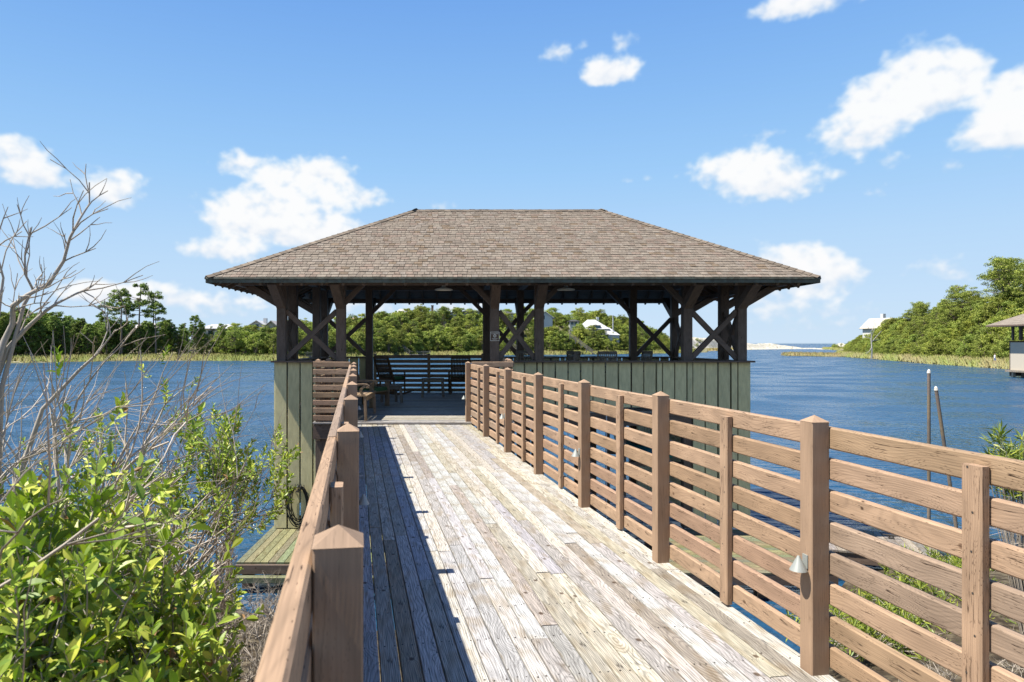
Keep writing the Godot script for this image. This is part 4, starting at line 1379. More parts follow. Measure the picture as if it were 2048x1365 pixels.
func woods() -> void:
	var dark_a := Color(0.075, 0.125, 0.026)
	var dark_b := Color(0.24, 0.31, 0.065)
	var lit_a := Color(0.115, 0.155, 0.028)
	var lit_b := Color(0.36, 0.40, 0.085)
	var pines := []
	var sands := []
	var bushes := []
	var tall := []
	for i in 4:
		tall.append(pine(10.0, 0.55, 2.0, 26, 130, 0.20, dark_a, dark_b))
		pines.append(pine(10.0, 0.10, 2.2, 70, 90, 0.24, dark_a, dark_b))
		sands.append(pine(10.0, 0.28, 3.2, 60, 110, 0.21, lit_a, lit_b))
	for i in 6:
		bushes.append(scrub(6.0, 2.9, 64, 95, 0.22, lit_a, lit_b))
	# tall pines standing clear of the left bank
	var spots := [[-96.0, 186.0, 13.4, "leftmost of the tall pine group, with a thin flat crown"], [-93.0, 190.0, 14.4, "tall slim pine second from the left of the pine group"], [-91.4, 184.0, 16.6, "tall pine with broad dark crown left of the tallest"], [-88.6, 188.0, 18.0, "tallest pine of the group above the left bank"], [-86.6, 193.0, 16.4, "slender pine with sparse top right of the tallest pine"], [-83.0, 186.0, 13.2, "shorter round-topped pine at the right of the pine group"], [-72.5, 188.0, 10.2, "small pine standing alone right of the pine group"], [-118.0, 182.0, 11.8, "pine with round crown above the woods at far left"], [-126.0, 178.0, 12.6, "pine at the left edge of the picture above the woods"], [-109.0, 184.0, 11.0, "low pine rising from the woods left of the pine group"], [-101.0, 192.0, 10.2, "small pine just left of the tall pine group"]]
	var i := 0
	for s in spots:
		tree("pine_tree", s[3], tall[i % 4], Vector3(s[0], -1.8, -s[1]), s[2] / 10.0 * 1.12, "pines above the left bank")
		i += 1
	# woods on the three banks: the front trees one by one, the rest as a mass
	var places := {}
	var cols := PackedColorArray()
	for k in 430:   # left bank, dark pines
		var s := rf(0.9, 4.0)
		var d := 13.0 + pow(rng.randf(), 1.6) * 60.0
		var p := bank_at(LEFT_BANK, s, d)
		var sc := bank_tree(LEFT_BANK, s) / 10.0 * rf(0.72, 1.12)
		if s > 3.3: sc *= 0.9
		var q := rng.randi_range(0, 3)
		if k < 60:
			p = bank_at(LEFT_BANK, 0.95 + k * 0.05, rf(13, 24) if k < 50 else rf(9, 16))
			tree("woodland_pine", "dark young pine in the dense wood along the left shore", pines[q], p, sc * 0.9, "pines in the wood along the left shore")
		else:
			places.get_or_add(pines[q], []).append(Transform3D(Basis(Vector3.UP, rf(0, TAU)).scaled(Vector3.ONE * sc), p))
	var masses := [["far_wood", "dense dark green pine wood behind the left shore", places, 0]]
	places = {}
	for k in 900:   # ridge across the lake
		var s := rf(3.6, 10.2)
		var d := rf(5.0, 62.0)
		var q := rng.randi_range(0, 5)
		var sc := bank_tree(LEFT_BANK, s) / 6.0 * rf(0.6, 1.05)
		if k < 80:
			s = 4.0 + k * 0.077
			d = rf(5.0, 12.0)
			sc = bank_tree(LEFT_BANK, s) / 6.0 * rf(0.55, 0.85)
			tree("scrub_tree", "rounded yellow-green scrub tree at the foot of the ridge across the lake", bushes[q], bank_at(LEFT_BANK, s, d), sc, "scrub trees along the far shore")
		else:
			var kind: Array = bushes[q] if rng.randf() < 0.7 else sands[q % 4]
			if kind == sands[q % 4]: sc *= 0.66
			places.get_or_add(kind, []).append(Transform3D(Basis(Vector3.UP, rf(0, TAU)).scaled(Vector3.ONE * sc), bank_at(LEFT_BANK, s, d)))
	masses.append(["far_scrub", "yellow-green scrub wood covering the ridge across the lake", places, 0])
	places = {}
	for k in 620:   # hill on the right
		var s := rf(0.3, 5.6)
		var d := rf(6.0, 60.0)
		var q := rng.randi_range(0, 5)
		var sc := bank_tree(RIGHT_BANK, s) / 6.0 * rf(0.55, 0.8)
		if k < 80:
			s = 1.2 + k * 0.056
			d = rf(6.0, 14.0)
			sc = bank_tree(RIGHT_BANK, s) / 6.0 * rf(0.35, 0.55)
			tree("scrub_tree", "rounded bright green scrub tree low on the right-hand hill", bushes[q], bank_at(RIGHT_BANK, s, d), sc, "scrub trees on the right-hand hill")
		elif k < 150 and s < 3.4:
			tree("sand_pine", "crooked open-crowned sand pine on the upper right-hand hill", sands[q % 4], bank_at(RIGHT_BANK, s, maxf(d, 22.0)), sc * (1.02 if s < 2.7 else 0.85), "sand pines on the right-hand hill")
		else:
			places.get_or_add(bushes[q], []).append(Transform3D(Basis(Vector3.UP, rf(0, TAU)).scaled(Vector3.ONE * sc * 0.85), bank_at(RIGHT_BANK, s, d)))
	masses.append(["hill_scrub", "bright green scrub wood covering the right-hand hill", places, 0])
	places = {}
	for k in 60:   # bushes on the dunes
		var s := rf(0.0, 2.6)
		places.get_or_add(bushes[k % 6], []).append(Transform3D(Basis(Vector3.UP, rf(0, TAU)).scaled(Vector3(1, 0.7, 1) * rf(0.2, 0.5)), bank_at(DUNES, s, rf(4.0, 40.0))))
	for k in 60:
		places.get_or_add(bushes[k % 6], []).append(Transform3D(Basis(Vector3.UP, rf(0, TAU)).scaled(Vector3(1, 0.7, 1) * rf(0.2, 0.5)), bank_at(FAR_SPIT, rf(1.6, 5.0), rf(4.0, 40.0))))
	masses.append(["dune_scrub", "low green bushes scattered over the white dunes", places, 0])
	for m in masses:
		var o := thing(m[0], m[1], "woodland")
		o.set_meta("kind", "stuff")
		for kind: Array in m[2]:
			var list: Array = m[2][kind]
			cols = PackedColorArray()
			for t in list: cols.append(tone(0.62, 1.35, 0.10))
			var c := copies(kind[1], list, cols, "crowns", M.crown, o)
			c.set_meta("kind", "stuff")
			cols.fill(Color.WHITE)
			c = copies(kind[0], list, cols, "trunks", M.trunk, o)
			c.set_meta("kind", "stuff")
	# marsh grass along the shores
	var tuft := MB.new()
	for k in 26:
		var a := rf(0, TAU)
		var p := Vector3(cos(a), 0, sin(a)) * rf(0.0, 0.75)
		var tip := p + Vector3(rf(-0.35, 0.35), rf(0.6, 1.15), rf(-0.35, 0.35))
		var s := Vector3(cos(a + 1.57), 0, sin(a + 1.57)) * 0.07
		var nn := Vector3(cos(a) * 0.6, 0.8, sin(a) * 0.6).normalized()
		tuft.tri(p - s, p + s, tip, nn, nn, nn, Vector2.ZERO, Vector2.RIGHT, Vector2.ONE, tone(0.7, 1.15, 0.1))
	var tm := tuft.mesh()
	for e in [[LEFT_BANK, 0.8, 10.5, 5200, "marsh_grass", "tan and green marsh grass along the far shore", Color(0.21, 0.195, 0.075), Color(0.16, 0.19, 0.05)], [RIGHT_BANK, 0.6, 6.0, 4200, "marsh_grass", "pale green and straw marsh grass along the right shore", Color(0.23, 0.205, 0.10), Color(0.19, 0.22, 0.06)], [DUNES, 0.0, 5.0, 900, "dune_grass", "straw-coloured grass along the foot of the dunes", Color(0.30, 0.24, 0.11), Color(0.22, 0.22, 0.08)], [FAR_SPIT, 0.6, 5.0, 1500, "dune_grass", "yellow-green grass on the low spit by the sea", Color(0.30, 0.26, 0.11), Color(0.20, 0.24, 0.06)]]:
		var list := []
		cols = PackedColorArray()
		for k in e[3]:
			var s := rf(e[1], e[2])
			var wide: float = bank_at(e[0], s, 0).y * 0.0 + lerpf(e[0][int(s)][3], e[0][mini(int(s) + 1, e[0].size() - 1)][3], s - int(s)) + 3.0
			var d := -0.6 + rng.randf() * wide
			var sc := rf(0.7, 1.35)
			list.append(Transform3D(Basis(Vector3.UP, rf(0, TAU)).scaled(Vector3(sc * 1.5, sc, sc * 1.5)), bank_at(e[0], s, d) - Vector3(0, 0.05, 0)))
			var f := clampf(0.5 + ground_noise.get_noise_2d(s * 60.0, d * 5.0) * 1.6 + rf(-0.25, 0.25), 0, 1)
			cols.append((e[6] as Color).lerp(e[7], f))
		var o := copies(tm, list, cols, e[4], M.reed, self)
		tag(o, e[5], "grass", "", "stuff")
	# reed spit on the right: a low tongue reaching into the lake
	var spit := single(grid(30, 10, func(a: float, b: float) -> Vector3:
		var c := Vector2(119, 249).lerp(Vector2(136, 222), a)
		var half := 3.2 * sin(PI * clampf(a * 0.9 + 0.05, 0, 1)) + 1.0
		var off := (b - 0.5) * 2.0
		return Vector3(c.x + off * half * 0.3, WATER - 0.15 + 0.4 * (1.0 - off * off), -(c.y + off * half))), "mud_spit", M.bank)
	spit.set_meta("kind", "structure")
	var rl := []
	cols = PackedColorArray()
	for k in 800:
		var a := rng.randf()
		var c := Vector2(119, 249).lerp(Vector2(136, 222), a)
		rl.append(Transform3D(Basis(Vector3.UP, rf(0, TAU)).scaled(Vector3(1.4, rf(0.7, 1.5), 1.4)), Vector3(c.x + rf(-1, 1), WATER + 0.1, -(c.y + rf(-3, 3)))))
		cols.append(Color(0.26, 0.205, 0.11).lerp(Color(0.20, 0.20, 0.08), rng.randf()))
	tag(copies(tm, rl, cols, "reeds", M.reed, self), "straw-coloured reeds on the low tongue of land jutting into the lake", "reeds", "", "stuff")
	# dead tree on the right shore
	var dm := MB.new()
	var o := thing("dead_tree", "bare grey dead tree leaning over the grass on the right shore", "tree", Vector3(105.0, -2.4, -174.0))
	var tips := []
	tube(dm, PackedVector3Array([Vector3(0, 0, 0), Vector3(0.1, 2.5, 0), Vector3(-0.1, 5.0, 0), Vector3(0.1, 7.4, 0)]), PackedFloat32Array([0.20, 0.17, 0.13, 0.07]), 7, Color.WHITE)
	part(dm.mesh(), "trunk", M.white_wood, o)
	for e in [[Vector3(0.0, 4.2, 0), Vector3(2.4, 7.2, 0.3)], [Vector3(0, 5.0, 0), Vector3(-1.9, 5.9, -0.5)], [Vector3(0, 5.8, 0), Vector3(1.2, 9.4, 0)], [Vector3(0, 4.8, 0), Vector3(2.6, 5.0, -0.4)], [Vector3(0.1, 7.0, 0), Vector3(-1.3, 8.6, 0.2)], [Vector3(0, 3.0, 0), Vector3(-1.7, 1.2, 0.4)], [Vector3(0.1, 7.3, 0), Vector3(0.7, 10.0, 0)]]:
		var lm := MB.new()
		var m: Vector3 = (e[0] + e[1]) / 2 + Vector3(rf(-0.2, 0.2), rf(-0.3, 0.1), 0)
		tube(lm, PackedVector3Array([e[0], m, e[1]]), PackedFloat32Array([0.085, 0.06, 0.02]), 5, Color.WHITE)
		for k in 4:
			var q: Vector3 = m.lerp(e[1], rng.randf())
			tube(lm, PackedVector3Array([q, q + Vector3(rf(-0.7, 0.7), rf(-0.1, 0.8), rf(-0.4, 0.4))]), PackedFloat32Array([0.03, 0.01]), 3, Color.WHITE)
		part(lm.mesh(), "limb", M.white_wood, o)


# ---------------------------------------------------------------- shrubs beside the boardwalk
func grow(mb: MB, p0: Vector3, d0: Vector3, L: float, r: float, depth: int, tips: Array, k: Dictionary) -> void:
	var seg := maxi(3, int(L / 0.09))
	var pts := PackedVector3Array([p0])
	var rad := PackedFloat32Array([r])
	var dirs := [d0]
	var p := p0
	var d := d0
	var r1 := r * (0.5 if depth > 0 else 0.35)
	for i in seg:
		d = (d + rdir() * (k.gnarl as float) + Vector3(0, k.up, 0) + (k.wind as Vector3)).normalized()
		p += d * (L / seg)
		if k.has("clip") and (k.clip as Callable).call(p):
			break
		pts.append(p)
		rad.append(lerpf(r, r1, float(i + 1) / seg) * rf(0.85, 1.18))
		dirs.append(d)
	if pts.size() - 1 < seg:   # a broken-off branch still runs out to a thin end
		seg = pts.size() - 1
		if seg < 2:
			return
		for i in seg + 1:
			rad[i] = lerpf(r, minf(0.002, r * 0.4), float(i) / seg)
	var cv := rf(0.6, 1.2)
	tube(mb, pts, rad, 6 if r > 0.010 else (4 if r > 0.004 else 3), Color(cv, cv * 0.98, cv * 0.95))
	tips.append([p, d, depth])
	if depth == 0:
		return
	var kids: int = k.kids + rng.randi_range(0, 1)
	for i in kids:
		var f := rf(0.25, 1.0) if i > 1 else rf(0.85, 1.0)
		var j := clampi(int(f * seg), 1, seg)
		var side := (dirs[j] as Vector3).cross(rdir()).normalized()
		var nd: Vector3 = ((dirs[j] as Vector3) + side * rf(0.35, 0.85)).normalized()
		grow(mb, pts[j], nd, L * rf(0.5, 0.8), maxf(rad[j] * rf(0.75, 0.98), 0.0025), depth - 1, tips, k)


func leaf_mesh(curl: float, fold: float) -> ArrayMesh:
	# obovate leaf, 1 long, creased along the midrib
	var mb := MB.new()
	var w := [0.0, 0.10, 0.19, 0.21, 0.14, 0.0]
	var mid := []
	for i in 6:
		var f := i / 5.0
		mid.append(Vector3(0, -curl * f * f, f))
	for i in 5:
		for s in [-1.0, 1.0]:
			var a: Vector3 = mid[i]
			var b: Vector3 = mid[i + 1]
			var ea := a + Vector3(s * w[i], w[i] * fold, 0)
			var eb := b + Vector3(s * w[i + 1], w[i + 1] * fold, 0)
			var nn := (b - a).cross(eb - a).normalized() if i < 4 else (b - a).cross(ea - a).normalized()
			if nn.y < 0: nn = -nn
			if i > 0:
				mb.tri(a, b, ea, nn, nn, nn, Vector2.ZERO, Vector2.RIGHT, Vector2.ONE, Color.WHITE)
			if i < 4:
				mb.tri(ea, b, eb, nn, nn, nn, Vector2.ZERO, Vector2.RIGHT, Vector2.ONE, Color.WHITE)
	return mb.mesh()


var leaves := []


func leaf_frames(p: Vector3, d: Vector3, len: float, n: int, size: float, out: Array) -> void:
	# leaves in a rising spiral round the last part of a twig
	var side := d.cross(Vector3(0.3, 0.1, 0.9)).normalized()
	for i in n:
		var f := (i + rng.randf()) / n
		var a := i * 2.4 + rf(-0.4, 0.4)
		var o := side.rotated(d, a)
		var open := lerpf(1.25, 0.45, f) + rf(-0.2, 0.2)
		var z := (d * cos(open) + o * sin(open) + Vector3(0, 0.12, 0)).normalized()
		var x := z.cross(d)
		if x.length() < 0.05: x = z.cross(Vector3.RIGHT)
		x = x.normalized().rotated(z, rf(-0.5, 0.5))
		var y := z.cross(x)
		if y.dot(d) < 0:
			y = -y; x = -x
		var s := size * rf(0.5, 1.3) * (0.75 if f > 0.85 else 1.0)
		out.append(Transform3D(Basis(x, y, z).scaled_local(Vector3.ONE * s), p - d * len * (1.0 - f)))


func leafy_shrub(label: String, base: Vector3, blobs: Array, size: float, singles: int, per_tip: int) -> void:
	var o := thing("leafy_shrub", label, "shrub", base, 0.0, "shrubs beside the boardwalk")
	var mb := MB.new()
	var frames := []
	for e in blobs:
		var hubs := []
		for i in 9:
			var h: Vector3 = (e[0] as Vector3) + rdir() * (e[1] as Vector3) * 0.6 - Vector3(0, (e[1] as Vector3).y * 0.7, 0) - base
			hubs.append(h)
			var root := Vector3(rf(-0.12, 0.12), 0, rf(-0.12, 0.12))
			var pts := PackedVector3Array()
			var rad := PackedFloat32Array()
			for j in 13:
				var t := j / 12.0
				pts.append(root.bezier_interpolate(root.lerp(h, 0.35) + rdir() * 0.15, root.lerp(h, 0.7) + rdir() * 0.15, h, t) + rdir() * 0.012)
				rad.append(lerpf(0.013, 0.006, t))
			tube(mb, pts, rad, 6, tone(0.5, 0.95, 0.06))
		for i in e[2]:
			var q: Vector3 = (e[0] as Vector3) + rdir() * (e[1] as Vector3) * pow(rng.randf(), 0.42) - base
			var hub: Vector3 = hubs[0]
			for h: Vector3 in hubs:
				if h.distance_to(q) < hub.distance_to(q): hub = h
			var pts := PackedVector3Array()
			var rad := PackedFloat32Array()
			var m1 := hub.lerp(q, 0.35) + rdir() * 0.05
			var m2 := hub.lerp(q, 0.75) + rdir() * 0.04 - Vector3(0, 0.03, 0)
			for j in 9:
				var t := j / 8.0
				pts.append(hub.bezier_interpolate(m1, m2, q, t) + rdir() * 0.004)
				rad.append(lerpf(0.0048, 0.0013, t))
			tube(mb, pts, rad, 4, tone(0.5, 0.95, 0.06))
			var dir := ((pts[8] - pts[6]).normalized() + Vector3(0, 0.5, 0)).normalized()
			leaf_frames(pts[8], dir, 0.16, per_tip, size, frames)
			for j in 4:
				var s := pts[rng.randi_range(4, 8)]
				var sd := (dir + rdir() * 1.0).normalized()
				var e2 := s + sd * rf(0.07, 0.16)
				tube(mb, PackedVector3Array([s, (s + e2) / 2 + rdir() * 0.008, e2]), PackedFloat32Array([0.0022, 0.0017, 0.001]), 3, tone(0.6, 0.95, 0.06))
				leaf_frames(e2, sd, 0.09, per_tip / 2, size * 0.9, frames)
	part(mb.mesh(), "stems", M.bark, o)
	for i in frames.size(): frames[i].origin += base
	dress_shifted(o, frames, base, singles)


func dress_shifted(o: Node3D, frames: Array, base: Vector3, singles: int) -> void:
	var eye := Vector3(0, 1.47, 0)
	frames.sort_custom(func(p: Transform3D, q: Transform3D) -> bool: return p.origin.distance_squared_to(eye) < q.origin.distance_squared_to(eye))
	for i in frames.size(): frames[i].origin -= base
	var ca := Color(0.14, 0.215, 0.034)
	var cb := Color(0.34, 0.42, 0.065)
	var cn := Color(0.56, 0.57, 0.10)
	for i in mini(singles, frames.size()):
		part(leaves[i % 12], "leaf", M["leaf%d" % rng.randi_range(0, 3)], o, frames[i])
	var rest := frames.slice(singles)
	for v in 4:
		var list := []
		var cols := PackedColorArray()
		for i in range(v, rest.size(), 4):
			list.append(rest[i])
			var c := ca.lerp(cb, rng.randf())
			if rng.randf() < 0.28: c = c.lerp(cn, rf(0.3, 1.0))
			elif rng.randf() < 0.03: c = Color(0.25, 0.14, 0.05)
			cols.append(c)
		if list.size():
			var m := copies(leaves[v * 3], list, cols, "foliage", M.leaf, o)
			m.set_meta("kind", "stuff")


func bare_shrub(label: String, base: Vector3, stems: Array, k: Dictionary, leafy: float, regions: Array = []) -> void:
	var o := thing("bare_shrub", label, "shrub", base, 0.0, "shrubs beside the boardwalk")
	var kept := rng.state
	rng.seed = hash(label) + 3
	var frames := []
	var kk := k.duplicate()
	if base.x < 0.0:
		kk.clip = func(p: Vector3) -> bool: return p.x + base.x > minf(-0.42 - 0.153 * absf(p.z + base.z), -0.245 * absf(p.z + base.z)) or (k.has("top") and p.x + base.x > -0.325 * absf(p.z + base.z) and p.y + base.y < 1.47 - 0.275 * absf(p.z + base.z)) or p.y + base.y > float(k.get("top", 1.6)) - 0.18 * sin(p.x * 9.0) * sin(p.z * 7.0)
	else:
		kk.clip = func(p: Vector3) -> bool: return p.x + base.x < 2.75 - 0.153 * absf(p.z + base.z)
	for e in stems:
		var mb := MB.new()
		var tips := []
		grow(mb, e[0], (e[1] as Vector3).normalized(), e[2], e[3], e[4], tips, kk)
		if mb.v.size() == 0: continue
		part(mb.mesh(), "stem", M.bark, o)
		for t in tips:
			var inside := rng.randf() < leafy
			for q in regions:
				var d: Vector3 = ((t[0] as Vector3) + base - q[0]) / (q[1] as Vector3)
				if d.length() < rf(0.8, 1.2): inside = true
			if t[2] <= 3 and inside:
				leaf_frames(t[0], ((t[1] as Vector3) + Vector3(0, 0.4, 0)).normalized(), 0.15, 18, 0.042, frames)
	if frames.size():
		for i in frames.size(): frames[i].origin += base
		dress_shifted(o, frames, base, 0)
	rng.state = kept


func shrubs() -> void:
	for i in 12:
		leaves.append(leaf_mesh(rf(0.02, 0.22), rf(0.15, 0.6)))
	var lc := [Color(0.14, 0.22, 0.035), Color(0.25, 0.33, 0.05), Color(0.34, 0.42, 0.06), Color(0.54, 0.55, 0.09)]
	for i in 4:
		M["leaf%d" % i] = leaf_mat(lc[i], Color(0.62, 0.75, 0.2), 0.45)
	leafy_shrub("bright green leafy shrub filling the lower left corner, nearest to the viewer", Vector3(-1.15, -1.85, -1.6), [[Vector3(-1.0, 0.60, -1.75), Vector3(0.44, 0.52, 0.42), 190], [Vector3(-0.74, 0.30, -1.5), Vector3(0.22, 0.42, 0.3), 80]], 0.054, 300, 14)
	leafy_shrub("green leafy shrub behind the nearest one at the left edge", Vector3(-1.75, -1.9, -2.7), [[Vector3(-1.6, 0.52, -2.6), Vector3(0.5, 0.45, 0.4), 140], [Vector3(-1.22, 0.10, -2.5), Vector3(0.36, 0.55, 0.4), 90]], 0.047, 150, 12)
	leafy_shrub("leafy green shrub among the bare stems, left of the low dock", Vector3(-1.95, -1.95, -3.9), [[Vector3(-1.95, 0.22, -3.7), Vector3(0.6, 0.42, 0.5), 110], [Vector3(-1.65, -0.2, -3.6), Vector3(0.4, 0.4, 0.4), 60]], 0.040, 60, 11)
	var kk := {"gnarl": 0.20, "up": 0.010, "wind": Vector3(0.035, 0, 0), "kids": 3, "top": 1.55}
	bare_shrub("tall bare grey shrub whose branches reach highest at the left edge", Vector3(-2.25, -1.9, -2.9), [[Vector3(0, 0, 0), Vector3(0.10, 1, -0.05), 2.0, 0.024, 4], [Vector3(0.15, 0, 0.1), Vector3(0.25, 1, -0.1), 1.85, 0.022, 4], [Vector3(-0.1, 0, -0.1), Vector3(-0.02, 1, 0.1), 2.1, 0.022, 4], [Vector3(-0.2, 0, -0.1), Vector3(0.12, 1, 0.0), 2.0, 0.022, 4]], kk, 0.0)
	# its long outer branches, bending up and to the right
	var tallest: Node3D = get_child(get_child_count() - 1)
	for e in [[[Vector2(-2.0, 0.3), Vector2(-1.9, 1.1), Vector2(-1.81, 1.48), Vector2(-1.79, 1.55), Vector2(-1.76, 1.62), Vector2(-1.70, 1.66), Vector2(-1.64, 1.71), Vector2(-1.58, 1.80), Vector2(-1.53, 1.885), Vector2(-1.50, 1.96), Vector2(-1.483, 2.03), Vector2(-1.47, 2.11)], 0.017, -2.7], [[Vector2(-1.95, 0.2), Vector2(-1.88, 1.2), Vector2(-1.81, 1.45), Vector2(-1.75, 1.53), Vector2(-1.644, 1.60), Vector2(-1.594, 1.63), Vector2(-1.525, 1.68), Vector2(-1.485, 1.695)], 0.015, -2.72], [[Vector2(-1.9, 0.3), Vector2(-1.85, 1.2), Vector2(-1.806, 1.58), Vector2(-1.80, 1.73), Vector2(-1.794, 1.81), Vector2(-1.786, 1.87)], 0.011, -2.66], [[Vector2(-1.88, 0.4), Vector2(-1.82, 1.3), Vector2(-1.756, 1.63), Vector2(-1.733, 1.69), Vector2(-1.739, 1.75), Vector2(-1.733, 1.826), Vector2(-1.739, 1.94)], 0.011, -2.74], [[Vector2(-1.9, 0.2), Vector2(-1.8, 0.9), Vector2(-1.72, 1.2), Vector2(-1.58, 1.36), Vector2(-1.48, 1.43), Vector2(-1.40, 1.53)], 0.014, -2.8]]:
		var bm := MB.new()
		var pts := PackedVector3Array()
		var rad := PackedFloat32Array()
		var path: Array = e[0]
		for j in path.size():
			pts.append(Vector3(path[j].x, path[j].y, e[2] + 0.03 * sin(j * 1.7)) - tallest.position)
			rad.append(lerpf(e[1], 0.0022, pow(float(j) / (path.size() - 1), 0.8)) * rf(0.9, 1.15))
		tube(bm, pts, rad, 6, tone(0.75, 1.05))
		for j in range(2, path.size() - 1):
			for q in 2:
				var d := (pts[j + 1] - pts[j]).normalized()
				var sp := (d + rdir() * 0.8).normalized()
				var p: Vector3 = pts[j].lerp(pts[j + 1], rng.randf())
				grow(bm, p, sp, rf(0.10, 0.24), 0.0032, 1, [], {"gnarl": 0.25, "up": 0.02, "wind": Vector3.ZERO, "kids": 1})
		part(bm.mesh(), "branch", M.bark, tallest)
	var green := [[Vector3(-1.85, 1.00, -4.1), Vector3(0.26, 0.55, 0.8)], [Vector3(-1.40, 0.62, -4.6), Vector3(0.45, 0.26, 1.0)], [Vector3(-2.3, 0.70, -4.1), Vector3(0.45, 0.30, 0.8)], [Vector3(-1.6, 0.86, -4.3), Vector3(0.26, 0.25, 0.8)]]
	bare_shrub("thicket of bare pale stems in the middle of the left bank", Vector3(-2.55, -1.95, -4.0), [[Vector3(0, 0, 0), Vector3(0.2, 1, 0), 1.7, 0.044, 5], [Vector3(0.2, 0, 0.1), Vector3(0.36, 1, 0.1), 1.7, 0.042, 5], [Vector3(-0.2, 0, -0.1), Vector3(-0.02, 1, 0.1), 1.7, 0.039, 4], [Vector3(-0.5, 0, -0.1), Vector3(-0.1, 1, -0.1), 1.8, 0.039, 4], [Vector3(-0.3, 0, 0.2), Vector3(0.1, 1, 0.1), 1.6, 0.039, 5], [Vector3(0.1, 0, 0.2), Vector3(0.3, 1, -0.1), 1.5, 0.036, 5], [Vector3(-0.7, 0, 0.1), Vector3(0.15, 1, 0.1), 1.6, 0.036, 5]], kk, 0.07, green)
	bare_shrub("bare branching shrub leaning right, towards the green wall", Vector3(-2.15, -2.0, -4.6), [[Vector3(0, 0, 0), Vector3(0.2, 1, 0), 1.8, 0.044, 5], [Vector3(0.15, 0, -0.1), Vector3(0.42, 1, 0), 1.7, 0.042, 5], [Vector3(0.25, 0, 0.1), Vector3(0.5, 0.9, -0.1), 1.5, 0.034, 5], [Vector3(-0.1, 0, 0.1), Vector3(0.08, 1, 0.1), 1.8, 0.042, 4], [Vector3(0.2, 0, -0.2), Vector3(0.32, 1, -0.1), 1.5, 0.037, 5], [Vector3(0.3, 0, 0.2), Vector3(0.25, 1, 0.1), 1.4, 0.034, 5], [Vector3(0.4, 0, -0.3), Vector3(0.3, 1, 0.0), 1.5, 0.03, 5]], kk, 0.07, green)
	bare_shrub("dense grey leafless shrub at the back of the left bank", Vector3(-3.9, -2.1, -5.6), [[Vector3(0, 0, 0), Vector3(0.1, 1, 0), 1.7, 0.039, 4], [Vector3(0.5, 0, 0), Vector3(0.25, 1, 0), 1.6, 0.039, 5], [Vector3(-0.5, 0, 0), Vector3(-0.1, 1, 0), 1.8, 0.039, 4], [Vector3(0.9, 0, 0.2), Vector3(0.3, 1, 0), 1.5, 0.034, 5]], kk, 0.01)
	var kd := {"gnarl": 0.3, "up": 0.0, "wind": Vector3.ZERO, "kids": 3}
	var i := 0
	for b in [Vector3(-1.9, -2.1, -6.6), Vector3(-1.75, -2.0, -4.9), Vector3(-1.45, -1.95, -3.6), Vector3(-2.3, -2.2, -8.0), Vector3(-2.7, -2.45, -9.2), Vector3(-2.1, -2.4, -9.0)]:
		var st := []
		for j in 8:
			st.append([Vector3(rf(-0.4, 0.3), 0, rf(-0.5, 0.5)), Vector3(rf(-0.5, 0.5), 0.9, rf(-0.4, 0.4)), rf(0.3, 0.55), 0.010, 3])
		bare_shrub(["tangle of dry brown twigs between the left railing and the low dock", "dry brown brush under the left railing", "dry brush below the left railing, nearest the leafy shrub", "dry brown twigs at the water's edge under the low dock's step", "dry brown twigs below the outer corner of the low dock", "dry twigs beneath the inner end of the low dock's step"][i], b, st, kd, 0.0)
		i += 1
	# right-hand side, seen over and through the railing
	var kr := {"gnarl": 0.22, "up": 0.01, "wind": Vector3(0.01, 0, 0), "kids": 3}
	spiky_shrub("spiky-leaved green shrub at the right edge above the railing", Vector3(6.75, -2.0, -7.8), [[Vector3(6.75, 0.08, -7.8), Vector3(0.78, 0.52, 0.6), 320]])
	bare_shrub("grey tangled bare shrub at the right edge under the spiky leaves", Vector3(6.6, -2.05, -7.4), [[Vector3(0, 0, 0), Vector3(0.1, 1, 0), 1.0, 0.018, 4], [Vector3(0.4, 0, 0), Vector3(0.0, 1, 0.2), 1.0, 0.018, 4], [Vector3(-0.4, 0, 0.2), Vector3(-0.1, 1, 0), 0.9, 0.016, 4]], kr, 0.0)
	i = 0
	for b in [Vector3(7.3, -2.3, -10.4), Vector3(6.4, -2.25, -9.6), Vector3(7.9, -2.3, -11.2), Vector3(5.6, -2.15, -8.6), Vector3(8.6, -2.3, -11.0), Vector3(4.9, -2.1, -8.2), Vector3(7.6, -2.2, -9.4), Vector3(8.9, -2.3, -10.2), Vector3(6.9, -2.15, -8.7)]:
		spiky_shrub(["low rosette of green blades beyond the right railing, by the jetty", "low green blades beyond the right railing, left of the last stud", "low green blades closest to the weathered jetty", "low green blades under the right railing near the bare brush", "low green blades farthest right below the jetty", "small green blades in the shade below the boardwalk", "broad clump of green blades right of the jetty clump", "green blades at the right edge behind the stud", "green blades in front of the bare grey shrub at right"][i], b, [[b + Vector3(0, 0.12, 0), Vector3(0.95, 0.20, 0.75), 150]])
		i += 1
	i = 0
	for b in [Vector3(4.4, -2.0, -5.6), Vector3(3.9, -1.95, -4.2), Vector3(5.4, -2.05, -6.6)]:
		var st := []
		for j in 8:
			st.append([Vector3(rf(-0.5, 0.5), 0, rf(-0.5, 0.5)), Vector3(rf(-0.7, 0.7), 0.5, rf(-0.6, 0.6)), rf(0.3, 0.5), 0.009, 3])
		bare_shrub(["pale dry brush on the ground beyond the right railing", "pale dry brush nearest the viewer beyond the right railing", "pale dry brush below the spiky shrub at right"][i], b, st, kd, 0.0)
		i += 1


